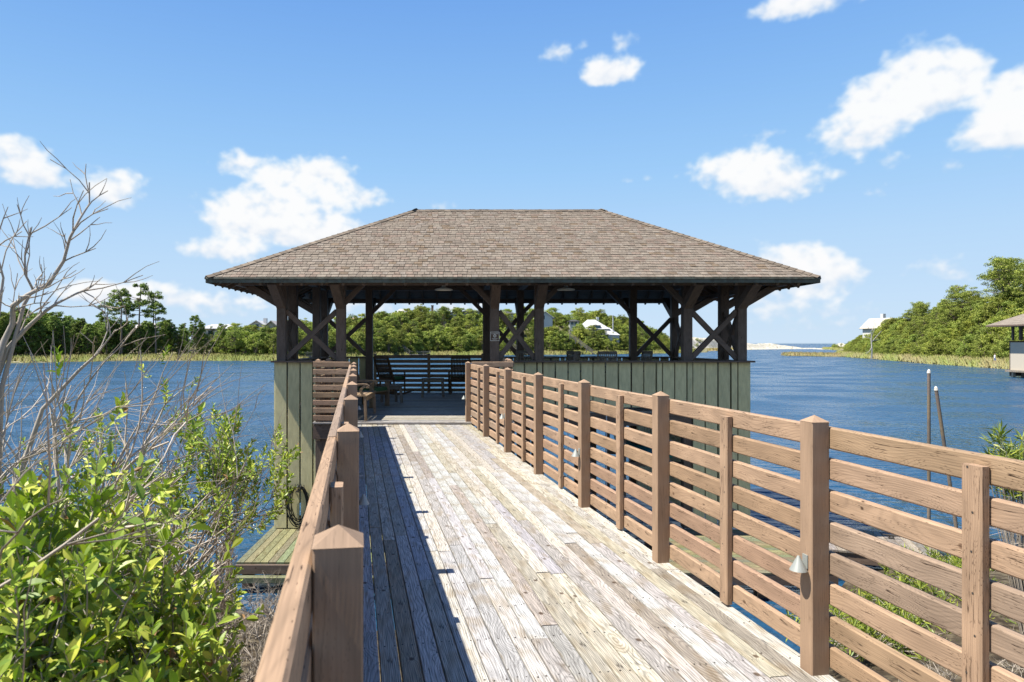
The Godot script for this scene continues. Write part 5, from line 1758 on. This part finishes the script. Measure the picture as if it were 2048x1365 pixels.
func spiky_shrub(label: String, base: Vector3, blobs: Array) -> void:
	var o := thing("spiky_shrub", label, "shrub", base, 0.0, "spiky green plants beyond the right railing")
	var mb := MB.new()
	var lf := MB.new()
	for e in blobs:
		for i in e[2]:
			var q: Vector3 = (e[0] as Vector3) + rdir() * (e[1] as Vector3) * pow(rng.randf(), 0.5) - base
			var root := Vector3(q.x * 0.4, 0, q.z * 0.4)
			var m := root.lerp(q, 0.6) + rdir() * 0.05
			tube(mb, PackedVector3Array([root, m, q]), PackedFloat32Array([0.007, 0.005, 0.002]), 4, tone(0.6, 1.0))
			for j in 14:
				var d := (rdir() + Vector3(0, 0.75, 0)).normalized()
				var p := q - Vector3(0, rf(0, 0.10), 0)
				var s := d.cross(rdir()).normalized() * rf(0.006, 0.010)
				var L := rf(0.08, 0.18)
				var nn := d.cross(s).normalized()
				if nn.y < 0: nn = -nn
				var c := Color(0.10, 0.16, 0.03).lerp(Color(0.30, 0.33, 0.05), rng.randf())
				var mid := p + d * L * 0.5
				lf.tri(p, mid - s, mid + s, nn, nn, nn, Vector2.ZERO, Vector2.RIGHT, Vector2.ONE, c)
				lf.tri(mid - s, mid + s, p + d * L, nn, nn, nn, Vector2.ZERO, Vector2.RIGHT, Vector2.ONE, c)
	part(mb.mesh(), "stems", M.bark, o)
	var f := part(lf.mesh(), "blades", M.leaf, o)
	f.set_meta("kind", "stuff")


# ---------------------------------------------------------------- far buildings
func window(o: Node3D, x: float, y: float, z: float, w: float, h: float, frame: Material) -> void:
	var f := MB.new()
	for s in [-1.0, 1.0]:
		bx(f, Vector3(x + s * (w / 2), y, z), Vector3(0.14, h + 0.14, 0.10))
		bx(f, Vector3(x, y + s * (h / 2), z), Vector3(w - 0.14, 0.14, 0.10))
	var wi := part(f.mesh(), "window", frame, o)
	part(box_mesh(Vector3(x, y, z - 0.02), Vector3(w - 0.13, h - 0.13, 0.03)), "pane", M.pane, wi)


func house(label: String, at: Vector3, w: float, d: float, hw: float, hr: float, hip: float, wallm: Material, roofm: Material, wins: Array, chimney := 0.0, turn := 0.0, over := 0.7) -> Node3D:
	# hip: 0 for a gable across x, else how far the ridge ends are drawn in; hip < 0 turns the gable to the viewer
	var o := thing("house", label, "house", at, turn, "houses above the far shore")
	part(box_mesh(Vector3(0, hw / 2 - 3.0, 0), Vector3(w, hw + 6.0, d)), "wall", wallm, o)
	var rm := MB.new()
	var x := w / 2 + over
	var z := d / 2 + over
	if hip >= 0.0:
		var r := x - hip
		var A := Vector3(-x, hw, z)
		var B := Vector3(x, hw, z)
		var C := Vector3(x, hw, -z)
		var D := Vector3(-x, hw, -z)
		var P := Vector3(-r, hw + hr, 0)
		var Q := Vector3(r, hw + hr, 0)
		rm.flat4(A, B, Q, P, Vector3(0, 1, 1), Color.WHITE)
		rm.flat4(C, D, P, Q, Vector3(0, 1, -1), Color.WHITE)
		rm.flat4(D, A, P, P, Vector3(-1, 0.5, 0), Color.WHITE)
		rm.flat4(B, C, Q, Q, Vector3(1, 0.5, 0), Color.WHITE)
		bx(rm, Vector3(0, hw - 0.1, 0), Vector3(w + over * 2, 0.2, d + over * 2))
	else:
		var gm := MB.new()
		gm.tri(Vector3(-w / 2, hw, d / 2), Vector3(w / 2, hw, d / 2), Vector3(0, hw + hr * 0.92, d / 2), Vector3.BACK, Vector3.BACK, Vector3.BACK, Vector2.ZERO, Vector2.RIGHT, Vector2.ONE, Color.WHITE)
		gm.tri(Vector3(-w / 2, hw, -d / 2), Vector3(w / 2, hw, -d / 2), Vector3(0, hw + hr * 0.92, -d / 2), Vector3.FORWARD, Vector3.FORWARD, Vector3.FORWARD, Vector2.ZERO, Vector2.RIGHT, Vector2.ONE, Color.WHITE)
		for s in [-1.0, 1.0]:
			gm.flat4(Vector3(s * w / 2, hw, d / 2), Vector3(s * w / 2, hw, -d / 2), Vector3(0, hw + hr * 0.92, -d / 2), Vector3(0, hw + hr * 0.92, d / 2), Vector3(s, 1, 0), Color.WHITE)
		part(gm.mesh(), "gable", wallm, o)
		for s in [-1.0, 1.0]:
			var e := Vector3(s * x, hw - over * hr / (w / 2) * 0.6, 0)
			var t := Vector3(0, hw + hr, 0)
			var mid := (e + t) / 2.0
			var dir := (t - e).normalized()
			board(rm, Transform3D(Basis(dir, Vector3.BACK.cross(dir), Vector3.BACK), mid), e.distance_to(t), 0.25, z * 2, 0.02, Vector2.ZERO, Color.WHITE)
	var ro := part(rm.mesh(), "roof", roofm, o)
	if chimney > 0.0:
		part(box_mesh(Vector3(w * 0.22, hw + hr * 0.6 + chimney / 2, -0.5), Vector3(1.1, chimney + hr * 0.8, 1.1)), "chimney", wallm, ro)
	for q in wins:
		window(o, q[0], q[1], d / 2 + 0.03, q[2], q[3], M.house_white if wallm != M.house_white else M.house_dark)
	return o


func houses() -> void:
	house("pale house with long flat tan roof just left of the pavilion's second post", Vector3(-42.0, 7.8, -282.0), 10, 8, 3.6, 0.9, 4.0, M.house_cream, M.house_brown, [[1.5, 2.0, 2.4, 1.4], [-2.5, 2.0, 1.6, 1.4]])
	var big := house("big white house with twin hipped metal roofs behind the ridge trees", Vector3(-25.0, 8.4, -296.0), 17, 10, 3.2, 5.0, 8.2, M.house_white, M.house_roof, [[-4, 1.4, 1.6, 1.6], [3, 1.4, 1.6, 1.6]])
	var wing := MB.new()
	wing.flat4(Vector3(6, 3.0, 6), Vector3(15, 3.0, 6), Vector3(13.5, 6.2, 0), Vector3(11, 6.2, 0), Vector3(0, 1, 1), Color.WHITE)
	wing.flat4(Vector3(6, 3.0, 6), Vector3(6, 3.0, -6), Vector3(11, 6.2, 0), Vector3(11, 6.2, 0), Vector3(-1, 1, 0), Color.WHITE)
	wing.flat4(Vector3(15, 3.0, 6), Vector3(15, 3.0, -6), Vector3(13.5, 6.2, 0), Vector3(13.5, 6.2, 0), Vector3(1, 1, 0), Color.WHITE)
	bx(wing, Vector3(10.5, 0, 0), Vector3(8.4, 6.0, 11.0))
	part(wing.mesh(), "side_wing", M.house_roof, big)
	var ch := thing("chimney_stack", "brown square chimney stack between the white roofs on the ridge", "chimney", Vector3(-11.6, 0.4, -286.0))
	part(box_mesh(Vector3(0, 8.5, 0), Vector3(0.95, 17.0, 0.95)), "shaft", M.house_brown, ch)
	part(box_mesh(Vector3(0, 17.1, 0), Vector3(1.15, 0.25, 1.15)), "cap", M.house_brown, ch)
	house("house with dark gabled roof and tall windows on the ridge behind the pavilion", Vector3(-3.0, 5.2, -290.0), 9.5, 8, 7.2, 2.4, -1.0, M.house_white, M.house_dark, [[-3.0, 1.8, 1.9, 3.0], [0, 1.8, 1.9, 3.0], [3.0, 1.8, 1.9, 3.0], [0, 6.2, 3.0, 1.4]])
	house("white tower house with dark flat eaves left of the sign post", Vector3(4.8, 6.4, -288.0), 6.4, 6, 8.6, 0.7, 2.5, M.house_white, M.house_dark, [[-1.5, 4.0, 1.3, 2.0], [1.5, 6.6, 1.4, 1.5]])
	house("white house with teal windows seen between the middle braces", Vector3(18.5, 7.4, -292.0), 8.0, 7, 6.8, 1.2, 3.0, M.house_white, M.house_dark, [[-2.6, 4.9, 1.1, 1.7], [-0.9, 4.9, 1.1, 1.7], [0.8, 4.9, 1.1, 1.7]])
	house("white gabled house with dark arched window right of the middle post", Vector3(36.5, 7.8, -298.0), 6.6, 9, 5.0, 2.6, -1.0, M.house_white, M.house_roof, [[-0.6, 5.0, 1.0, 1.5]])
	var cup := house("small dark-eaved cupola house at the left end of the white villa", Vector3(50.5, 7.0, -304.0), 4.0, 4, 4.4, 0.8, 2.0, M.house_white, M.house_dark, [[-0.8, 3.5, 1.0, 1.0], [0.8, 3.5, 1.0, 1.0]])
	var villa := house("white metal-roofed villa with an arched dormer right of the middle of the ridge", Vector3(58.5, 4.0, -304.0), 13, 10, 4.0, 4.2, 5.5, M.house_white, M.house_roof, [], 1.2)
	var dm := MB.new()
	bx(dm, Vector3(1.6, 4.6, 3.9), Vector3(3.0, 2.0, 3.0))
	var dor := part(dm.mesh(), "dormer", M.house_dark, villa)
	part(box_mesh(Vector3(1.6, 4.5, 5.42), Vector3(2.2, 1.5, 0.06)), "pane", M.pane, dor)
	var pr := MB.new()
	pr.flat4(Vector3(3.0, 1.6, 8.5), Vector3(11.0, 1.2, 8.5), Vector3(7.4, 4.6, 3.0), Vector3(6.6, 4.6, 3.0), Vector3(0, 1, 1), Color.WHITE)
	pr.flat4(Vector3(11.0, 1.2, 8.5), Vector3(11.0, 1.2, -3.0), Vector3(7.4, 4.6, 3.0), Vector3(7.4, 4.6, 3.0), Vector3(1, 1, 0), Color.WHITE)
	bx(pr, Vector3(6.9, -1.2, 3.5), Vector3(7.4, 5.2, 9.0))
	part(pr.mesh(), "porch_roof", M.house_roof, villa)
	var mast := thing("flag_pole", "thin white flag pole beside the white villa", "pole", Vector3(66.8, 4.4, -298.0))
	part(box_mesh(Vector3(0, 4.6, 0), Vector3(0.35, 9.2, 0.35)), "shaft", M.house_white, mast)
	part(box_mesh(Vector3(0, 9.35, 0), Vector3(0.6, 0.3, 0.6)), "finial", M.house_white, mast)
	# behind the left wood
	house("white gabled house peeping over the trees left of the pavilion", Vector3(-66.0, 2.0, -225.0), 7.5, 7, 4.6, 2.4, -1.0, M.house_white, M.house_roof, [[0, 5.2, 1.0, 1.0]], 0.9)
	house("pale grey-roofed house just left of the pavilion's corner post", Vector3(-58.5, 1.6, -215.0), 7.0, 7, 3.8, 3.2, -1.0, M.house_cream, M.house_grey_roof, [[0.8, 3.0, 1.2, 1.4]])
	house("low white house with a shallow roof behind the bare branches", Vector3(-78.0, 2.0, -222.0), 10, 7, 4.4, 1.4, 3.0, M.house_white, M.house_roof, [[-2, 3.0, 1.2, 1.2], [2, 3.0, 1.2, 1.2]])
	house("pale blue-windowed house between the tall pine trunks", Vector3(-103.0, 1.5, -228.0), 12, 8, 5.2, 1.6, 4.0, M.house_white, M.house_grey_roof, [[-3, 3.4, 2.0, 1.6], [1, 3.4, 2.0, 1.6]])
	# on the right-hand hill
	house("white gabled beach house with chimney half hidden on the right-hand hill", Vector3(138.8, 4.2, -225.0), 6.6, 8, 2.6, 3.0, -1.0, M.house_white, M.house_cream, [[0, 1.2, 1.8, 1.2]], 1.6, 0.25)


func far_stairs(label: String, at: Vector3, dir: float, rise: float) -> void:
	var o := thing("stairs", label, "stairs", at, 0.0, "wooden stairs down the far bank")
	var run := rise * 1.25
	for z in [-0.55, 0.55]:
		part(beam_mesh(Vector3(0, 0.2, z), Vector3(-dir * run, rise, z - 2.0), 0.2, 0.08), "stringer", M.grey_wood, o)
		part(beam_mesh(Vector3(0, 1.5, z), Vector3(-dir * run, rise + 1.3, z - 2.0), 0.18, 0.12), "handrail", M.grey_wood, o)
		part(beam_mesh(Vector3(0, 0.9, z), Vector3(-dir * run, rise + 0.7, z - 2.0), 0.12, 0.10), "rail", M.grey_wood, o)
		for k in 5:
			var f := k / 4.0
			part(box_mesh(Vector3(-dir * run * f, rise * f + 0.1, z - 2.0 * f), Vector3(0.14, 2.9, 0.14)), "post", M.grey_wood, o)
	for k in 14:
		var f := (k + 0.5) / 14.0
		part(box_mesh(Vector3(-dir * run * f, 0.25 + rise * f, -2.0 * f), Vector3(0.30, 0.05, 1.05)), "tread", M.grey_wood, o)
	part(box_mesh(Vector3(dir * 1.6, 0.1, 0), Vector3(3.2, 0.2, 2.2)), "landing", M.grey_wood, o)
	for s in [-0.9, 0.9]:
		part(box_mesh(Vector3(dir * 2.8, -0.6, s), Vector3(0.2, 1.4, 0.2)), "pile", M.grey_wood, o)
		part(box_mesh(Vector3(dir * 0.4, -0.6, s), Vector3(0.2, 1.4, 0.2)), "pile", M.grey_wood, o)
	part(beam_mesh(Vector3(dir * 0.1, 1.3, 1.0), Vector3(dir * 1.2, 1.2, 1.0), 0.16, 0.12), "rail", M.grey_wood, o)


func far_pier(label: String, at: Vector3, L: float) -> void:
	var o := thing("pier", label, "pier", at, 0.0, "footpiers on the far shore")
	part(box_mesh(Vector3(0, 0, 0), Vector3(L, 0.22, 1.8)), "deck", M.grey_wood, o)
	part(box_mesh(Vector3(0, 1.05, 0.85), Vector3(L, 0.14, 0.1)), "handrail", M.grey_wood, o)
	part(box_mesh(Vector3(0, 0.6, 0.85), Vector3(L, 0.10, 0.08)), "rail", M.grey_wood, o)
	var n := int(L / 2.0)
	for i in n + 1:
		part(box_mesh(Vector3(-L / 2 + 0.1 + i * (L - 0.2) / n, 0.1, 0.85), Vector3(0.14, 2.6, 0.14)), "post", M.grey_wood, o)


func far_shore() -> void:
	far_stairs("grey wooden stairs down the ridge, seen beside the rocking chair", Vector3(-17.4, -2.4, -236.0), 1.0, 6.0)
	far_stairs("grey wooden stairs down the ridge, seen right of the sign post", Vector3(24.0, -2.4, -264.0), 1.0, 6.0)
	far_stairs("grey wooden stairs down the ridge, seen above the bar chairs", Vector3(53.5, -2.4, -276.0), 1.0, 7.0)
	far_pier("weathered footpier with handrail left of the ridge", Vector3(-40.5, -1.9, -186.0), 14.0)
	far_pier("low dark footpier at the foot of the ridge behind the rocking chair", Vector3(-14.0, -2.3, -243.0), 7.0)
	# the neighbouring boathouse at the right edge
	var o := thing("boathouse", "small neighbouring boathouse with hip roof standing in the water at right", "boathouse", Vector3(76.6, -1.95, -84.0))
	var W := 9.4
	for i in 11:
		var x := -W / 2 + 0.19 + i * 0.36
		var lo := 0.0 if i < 4 else 2.5
		part(box_mesh(Vector3(x, (lo + 3.6) / 2, 0), Vector3(0.34, 3.6 - lo, 0.12), tone(0.92, 1.04, 0.01)), "wall_board", M.house_cream, o)
	for i in 15:
		var x := -W / 2 + 4.15 + i * 0.36
		part(box_mesh(Vector3(x, 3.05, 0), Vector3(0.34, 1.1, 0.12), tone(0.92, 1.04, 0.01)), "wall_board", M.house_cream, o)
	part(box_mesh(Vector3(0, 3.74, 0.05), Vector3(W + 0.2, 0.26, 0.2)), "counter", M.gutter, o)
	part(box_mesh(Vector3(-W / 2 + 4.5, 2.44, 0.1), Vector3(6.2, 0.24, 0.26)), "lintel", M.grey_wood, o)
	for i in 6:
		part(box_mesh(Vector3(-W / 2 + 4.6, 0.14 + i * 0.2, 0.0), Vector3(6.0, 0.16, 0.1)), "slat", M.grey_wood, o)
	part(box_mesh(Vector3(-W / 2 + 1.52, 1.2, -0.1), Vector3(0.2, 2.4, 0.3)), "jamb", M.under, o)
	part(box_mesh(Vector3(0, 1.5, -5.2), Vector3(W, 4.6, 0.15)), "back_wall", M.under, o)
	for s in [-1.0, 1.0]:
		part(box_mesh(Vector3(s * (W / 2 - 0.06), 1.8, -2.6), Vector3(0.12, 3.6, 5.0)), "side_wall", M.house_cream, o)
	part(box_mesh(Vector3(0, -0.12, -2.4), Vector3(W + 0.8, 0.24, 6.2)), "platform", M.grey_wood, o)
	part(box_mesh(Vector3(-0.2, -0.5, 0.5), Vector3(W + 0.2, 0.34, 0.2)), "rim", M.grey_wood, o)
	for x in [-4.4, -3.1, 0.0, 3.0]:
		for z in [0.4, -5.0]:
			part(box_mesh(Vector3(x, -1.0, z), Vector3(0.34, 1.6, 0.34)), "pile", M.house_cream, o)
	for p in [[-4.45, -0.1], [-3.35, -0.1], [-0.3, -0.1], [0.7, -0.1], [4.4, -0.1], [-4.45, -1.4], [-4.45, -3.8], [-4.45, -5.0], [-3.35, -5.0], [4.4, -5.0]]:
		part(box_mesh(Vector3(p[0], 4.9, p[1]), Vector3(0.24, 2.1, 0.24)), "post", M.timber, o)
	for a in [[Vector3(-4.4, 3.9, -0.1), Vector3(-3.4, 5.1, -0.1)], [Vector3(-4.4, 5.1, -0.1), Vector3(-3.4, 3.9, -0.1)], [Vector3(-4.45, 3.9, -0.15), Vector3(-4.45, 5.1, -1.35)], [Vector3(-4.45, 5.1, -0.15), Vector3(-4.45, 3.9, -1.35)], [Vector3(-4.5, 5.0, 0), Vector3(-5.5, 5.8, 0)], [Vector3(-3.3, 5.0, 0), Vector3(-2.5, 5.8, 0)]]:
		part(beam_mesh(a[0], a[1], 0.14, 0.1), "brace", M.timber, o)
	var rm := MB.new()
	var A := Vector3(-6.6, 5.85, 1.7)
	var B := Vector3(6.6, 5.85, 1.7)
	var C := Vector3(6.6, 5.85, -6.8)
	var D := Vector3(-6.6, 5.85, -6.8)
	var P := Vector3(-2.0, 8.2, -2.5)
	var Q := Vector3(2.0, 8.2, -2.5)
	rm.flat4(A, B, Q, P, Vector3(0, 1, 1), Color.WHITE)
	rm.flat4(C, D, P, Q, Vector3(0, 1, -1), Color.WHITE)
	rm.flat4(D, A, P, P, Vector3(-1, 1, 0), Color.WHITE)
	rm.flat4(B, C, Q, Q, Vector3(1, 1, 0), Color.WHITE)
	var ro := part(rm.mesh(), "roof", M.shingle, o)
	part(box_mesh(Vector3(0, 5.75, -2.55), Vector3(13.2, 0.18, 8.5)), "soffit", M.ceiling, ro)
	for k in 2:
		var kb := thing("stored_kayak", ["upper teal kayak racked inside the neighbouring boathouse", "lower teal kayak racked inside the neighbouring boathouse"][k], "kayak", Vector3(74.8, -1.95 + [2.05, 1.35][k], -85.2), 0.0, "kayaks in the neighbouring boathouse")
		var km := MB.new()
		tube(km, PackedVector3Array([Vector3(-1.7, 0.2, 0), Vector3(-1.0, 0.03, 0), Vector3(0, 0, 0), Vector3(1.0, 0.03, 0), Vector3(1.7, 0.2, 0)]), PackedFloat32Array([0.02, 0.2, 0.28, 0.2, 0.02]), 10, Color.WHITE)
		part(km.mesh(), "hull", M.kayak, kb)
		part(box_mesh(Vector3(0, 0.25, 0), Vector3(0.9, 0.05, 0.36)), "cockpit_rim", M.iron, kb)


# ---------------------------------------------------------------- people (tiny in the picture)
func person_mesh(shirt: Color, shorts: Color, stride: float) -> ArrayMesh:
	# one continuous skin: smooth union of tapered capsules, meshed as surface nets
	var J := [
		[Vector3(0, 1.62, 0.01), Vector3(0, 1.66, 0.01), 0.095, 0.09], [Vector3(0, 1.42, 0), Vector3(0, 1.55, 0), 0.055, 0.05],
		[Vector3(0, 1.32, 0), Vector3(0, 0.98, 0), 0.15, 0.14], [Vector3(-0.14, 1.38, 0), Vector3(0.14, 1.38, 0), 0.07, 0.07],
		[Vector3(-0.19, 1.37, 0), Vector3(-0.25, 1.10, -0.03), 0.052, 0.042], [Vector3(-0.25, 1.10, -0.03), Vector3(-0.24, 0.84, 0.09), 0.04, 0.03],
		[Vector3(0.19, 1.37, 0), Vector3(0.25, 1.10, 0.0), 0.052, 0.042], [Vector3(0.25, 1.10, 0.0), Vector3(0.24, 0.84, -0.05), 0.04, 0.03],
		[Vector3(-0.09, 0.92, 0), Vector3(-0.10, 0.50, stride), 0.085, 0.06], [Vector3(-0.10, 0.50, stride), Vector3(-0.10, 0.07, stride * 0.7), 0.055, 0.038],
		[Vector3(0.09, 0.92, 0), Vector3(0.10, 0.50, -stride * 0.6), 0.085, 0.06], [Vector3(0.10, 0.50, -stride * 0.6), Vector3(0.10, 0.07, -stride * 1.6), 0.055, 0.038],
		[Vector3(-0.10, 0.045, stride * 0.7), Vector3(-0.10, 0.035, stride * 0.7 + 0.15), 0.042, 0.035], [Vector3(0.10, 0.045, -stride * 1.6), Vector3(0.10, 0.035, -stride * 1.6 + 0.15), 0.042, 0.035]]
	var cell := 0.04
	var lo := Vector3(-0.36, -0.04, -0.44)
	var n := Vector3i(18, 46, 22)
	var val := PackedFloat32Array()
	val.resize((n.x + 1) * (n.y + 1) * (n.z + 1))
	var at := func(i: int, j: int, k: int) -> int: return (i * (n.y + 1) + j) * (n.z + 1) + k
	for i in n.x + 1:
		for j in n.y + 1:
			for k in n.z + 1:
				var p := lo + Vector3(i, j, k) * cell
				var acc := 0.0
				for b in J:
					var a: Vector3 = b[0]
					var ab: Vector3 = b[1] - a
					var t := clampf((p - a).dot(ab) / maxf(ab.length_squared(), 1e-6), 0, 1)
					acc += exp(-(p.distance_to(a + ab * t) - lerpf(b[2], b[3], t)) / 0.014)
				val[at.call(i, j, k)] = -0.014 * log(maxf(acc, 1e-30))
	var vid := {}
	var verts := []
	for i in n.x:
		for j in n.y:
			for k in n.z:
				var sum := Vector3.ZERO
				var cnt := 0
				for e in [[0, 0, 0, 1, 0, 0], [0, 0, 0, 0, 1, 0], [0, 0, 0, 0, 0, 1], [1, 0, 0, 1, 1, 0], [1, 0, 0, 1, 0, 1], [0, 1, 0, 1, 1, 0], [0, 1, 0, 0, 1, 1], [0, 0, 1, 1, 0, 1], [0, 0, 1, 0, 1, 1], [1, 1, 0, 1, 1, 1], [1, 0, 1, 1, 1, 1], [0, 1, 1, 1, 1, 1]]:
					var va: float = val[at.call(i + e[0], j + e[1], k + e[2])]
					var vb: float = val[at.call(i + e[3], j + e[4], k + e[5])]
					if (va < 0.0) != (vb < 0.0):
						var f := va / (va - vb)
						sum += Vector3(i + lerpf(e[0], e[3], f), j + lerpf(e[1], e[4], f), k + lerpf(e[2], e[5], f))
						cnt += 1
				if cnt:
					vid[Vector3i(i, j, k)] = verts.size()
					verts.append(lo + sum / cnt * cell)
	var mb := MB.new()
	for c: Vector3i in vid:
		for ax in 3:
			var e := Vector3i.ZERO
			e[ax] = 1
			var u := Vector3i.ZERO
			u[(ax + 1) % 3] = 1
			var w := Vector3i.ZERO
			w[(ax + 2) % 3] = 1
			var va: float = val[at.call(c.x, c.y, c.z)]
			var vb: float = val[at.call(c.x + e.x, c.y + e.y, c.z + e.z)]
			if (va < 0.0) != (vb < 0.0) and vid.has(c - u) and vid.has(c - w) and vid.has(c - u - w):
				var q := [verts[vid[c]], verts[vid[c - u]], verts[vid[c - u - w]], verts[vid[c - w]]]
				var m: Vector3 = (q[0] + q[1] + q[2] + q[3]) / 4.0
				var col := Color(0.45, 0.29, 0.21)
				if m.y > 1.70 or (m.y > 1.60 and m.z < -0.02): col = Color(0.08, 0.05, 0.03)
				elif m.y > 1.12 and m.y < 1.45 or (m.y > 0.95 and m.y <= 1.12 and absf(m.x) < 0.18): col = shirt
				elif m.y > 0.52 and m.y <= 0.95 and absf(m.x) < 0.2: col = shorts
				var dir := Vector3(e) * (1.0 if va < 0.0 else -1.0)
				mb.flat4(q[0], q[1], q[2], q[3], dir, col)
	return mb.mesh()


func people() -> void:
	for e in [["person walking along the right shore in pale shirt and blue trousers", Vector3(93.0, -1.95, -118.6), 1.2, Color(0.6, 0.6, 0.62), Color(0.12, 0.2, 0.4), 0.12], ["left of two tiny people standing on the beach by the dunes", Vector3(252.0, -2.3, -542.0), 0.3, Color(0.05, 0.06, 0.1), Color(0.05, 0.06, 0.1), 0.02], ["right of two tiny people standing on the beach by the dunes", Vector3(263.5, -2.3, -541.0), 2.0, Color(0.1, 0.05, 0.05), Color(0.05, 0.06, 0.1), 0.05]]:
		var o := thing("person", e[0], "person", e[1], e[2])
		part(person_mesh(e[3], e[4], e[5]), "body", M.body, o)


# ---------------------------------------------------------------- scene
func _ready() -> void:
	rng.seed = 20240611
	# camera: level, about 1.5 m above the boards, 24 mm lens shifted a little to the right
	var cam := Camera3D.new()
	cam.name = "camera"
	cam.near = 0.1
	cam.far = 40000.0
	cam.projection = Camera3D.PROJECTION_FRUSTUM
	cam.size = 0.1
	cam.frustum_offset = Vector2(0.1 * 104.0 / 1365.0, 0.1 * 5.5 / 1365.0)
	cam.position = Vector3(0, 1.47, 0)
	var lens := CameraAttributesPhysical.new()
	lens.exposure_aperture = 8.0
	lens.frustum_focal_length = 24.0
	lens.frustum_focus_distance = 7.0
	lens.frustum_near = 0.1
	lens.frustum_far = 40000.0
	cam.attributes = lens
	add_child(cam)
	# sky and sun
	var env := Environment.new()
	env.background_mode = Environment.BG_SKY
	env.sky = Sky.new()
	var sm := PanoramaSkyMaterial.new()
	sm.panorama = make_sky()
	env.sky.sky_material = sm
	env.background_energy_multiplier = 0.476
	env.tonemap_mode = Environment.TONE_MAPPER_LINEAR
	env.tonemap_exposure = 2.1
	env.sdfgi_enabled = true
	env.ssao_enabled = true
	env.ssil_enabled = true
	var we := WorldEnvironment.new()
	we.name = "environment"
	we.environment = env
	add_child(we)
	var sun := DirectionalLight3D.new()
	sun.name = "sun"
	sun.light_energy = 1.6
	sun.light_color = Color(1.0, 0.97, 0.92)
	sun.light_angular_distance = 0.5
	sun.shadow_enabled = true
	sun.look_at_from_position(Vector3.ZERO, Vector3(0.54, -1.0, -0.10), Vector3.UP)
	add_child(sun)
	make_materials()
	land()
	boardwalk()
	railings()
	pavilion()
	danger_sign()
	docks()
	furniture()
	woods()
	houses()
	far_shore()
	shrubs()
	people()
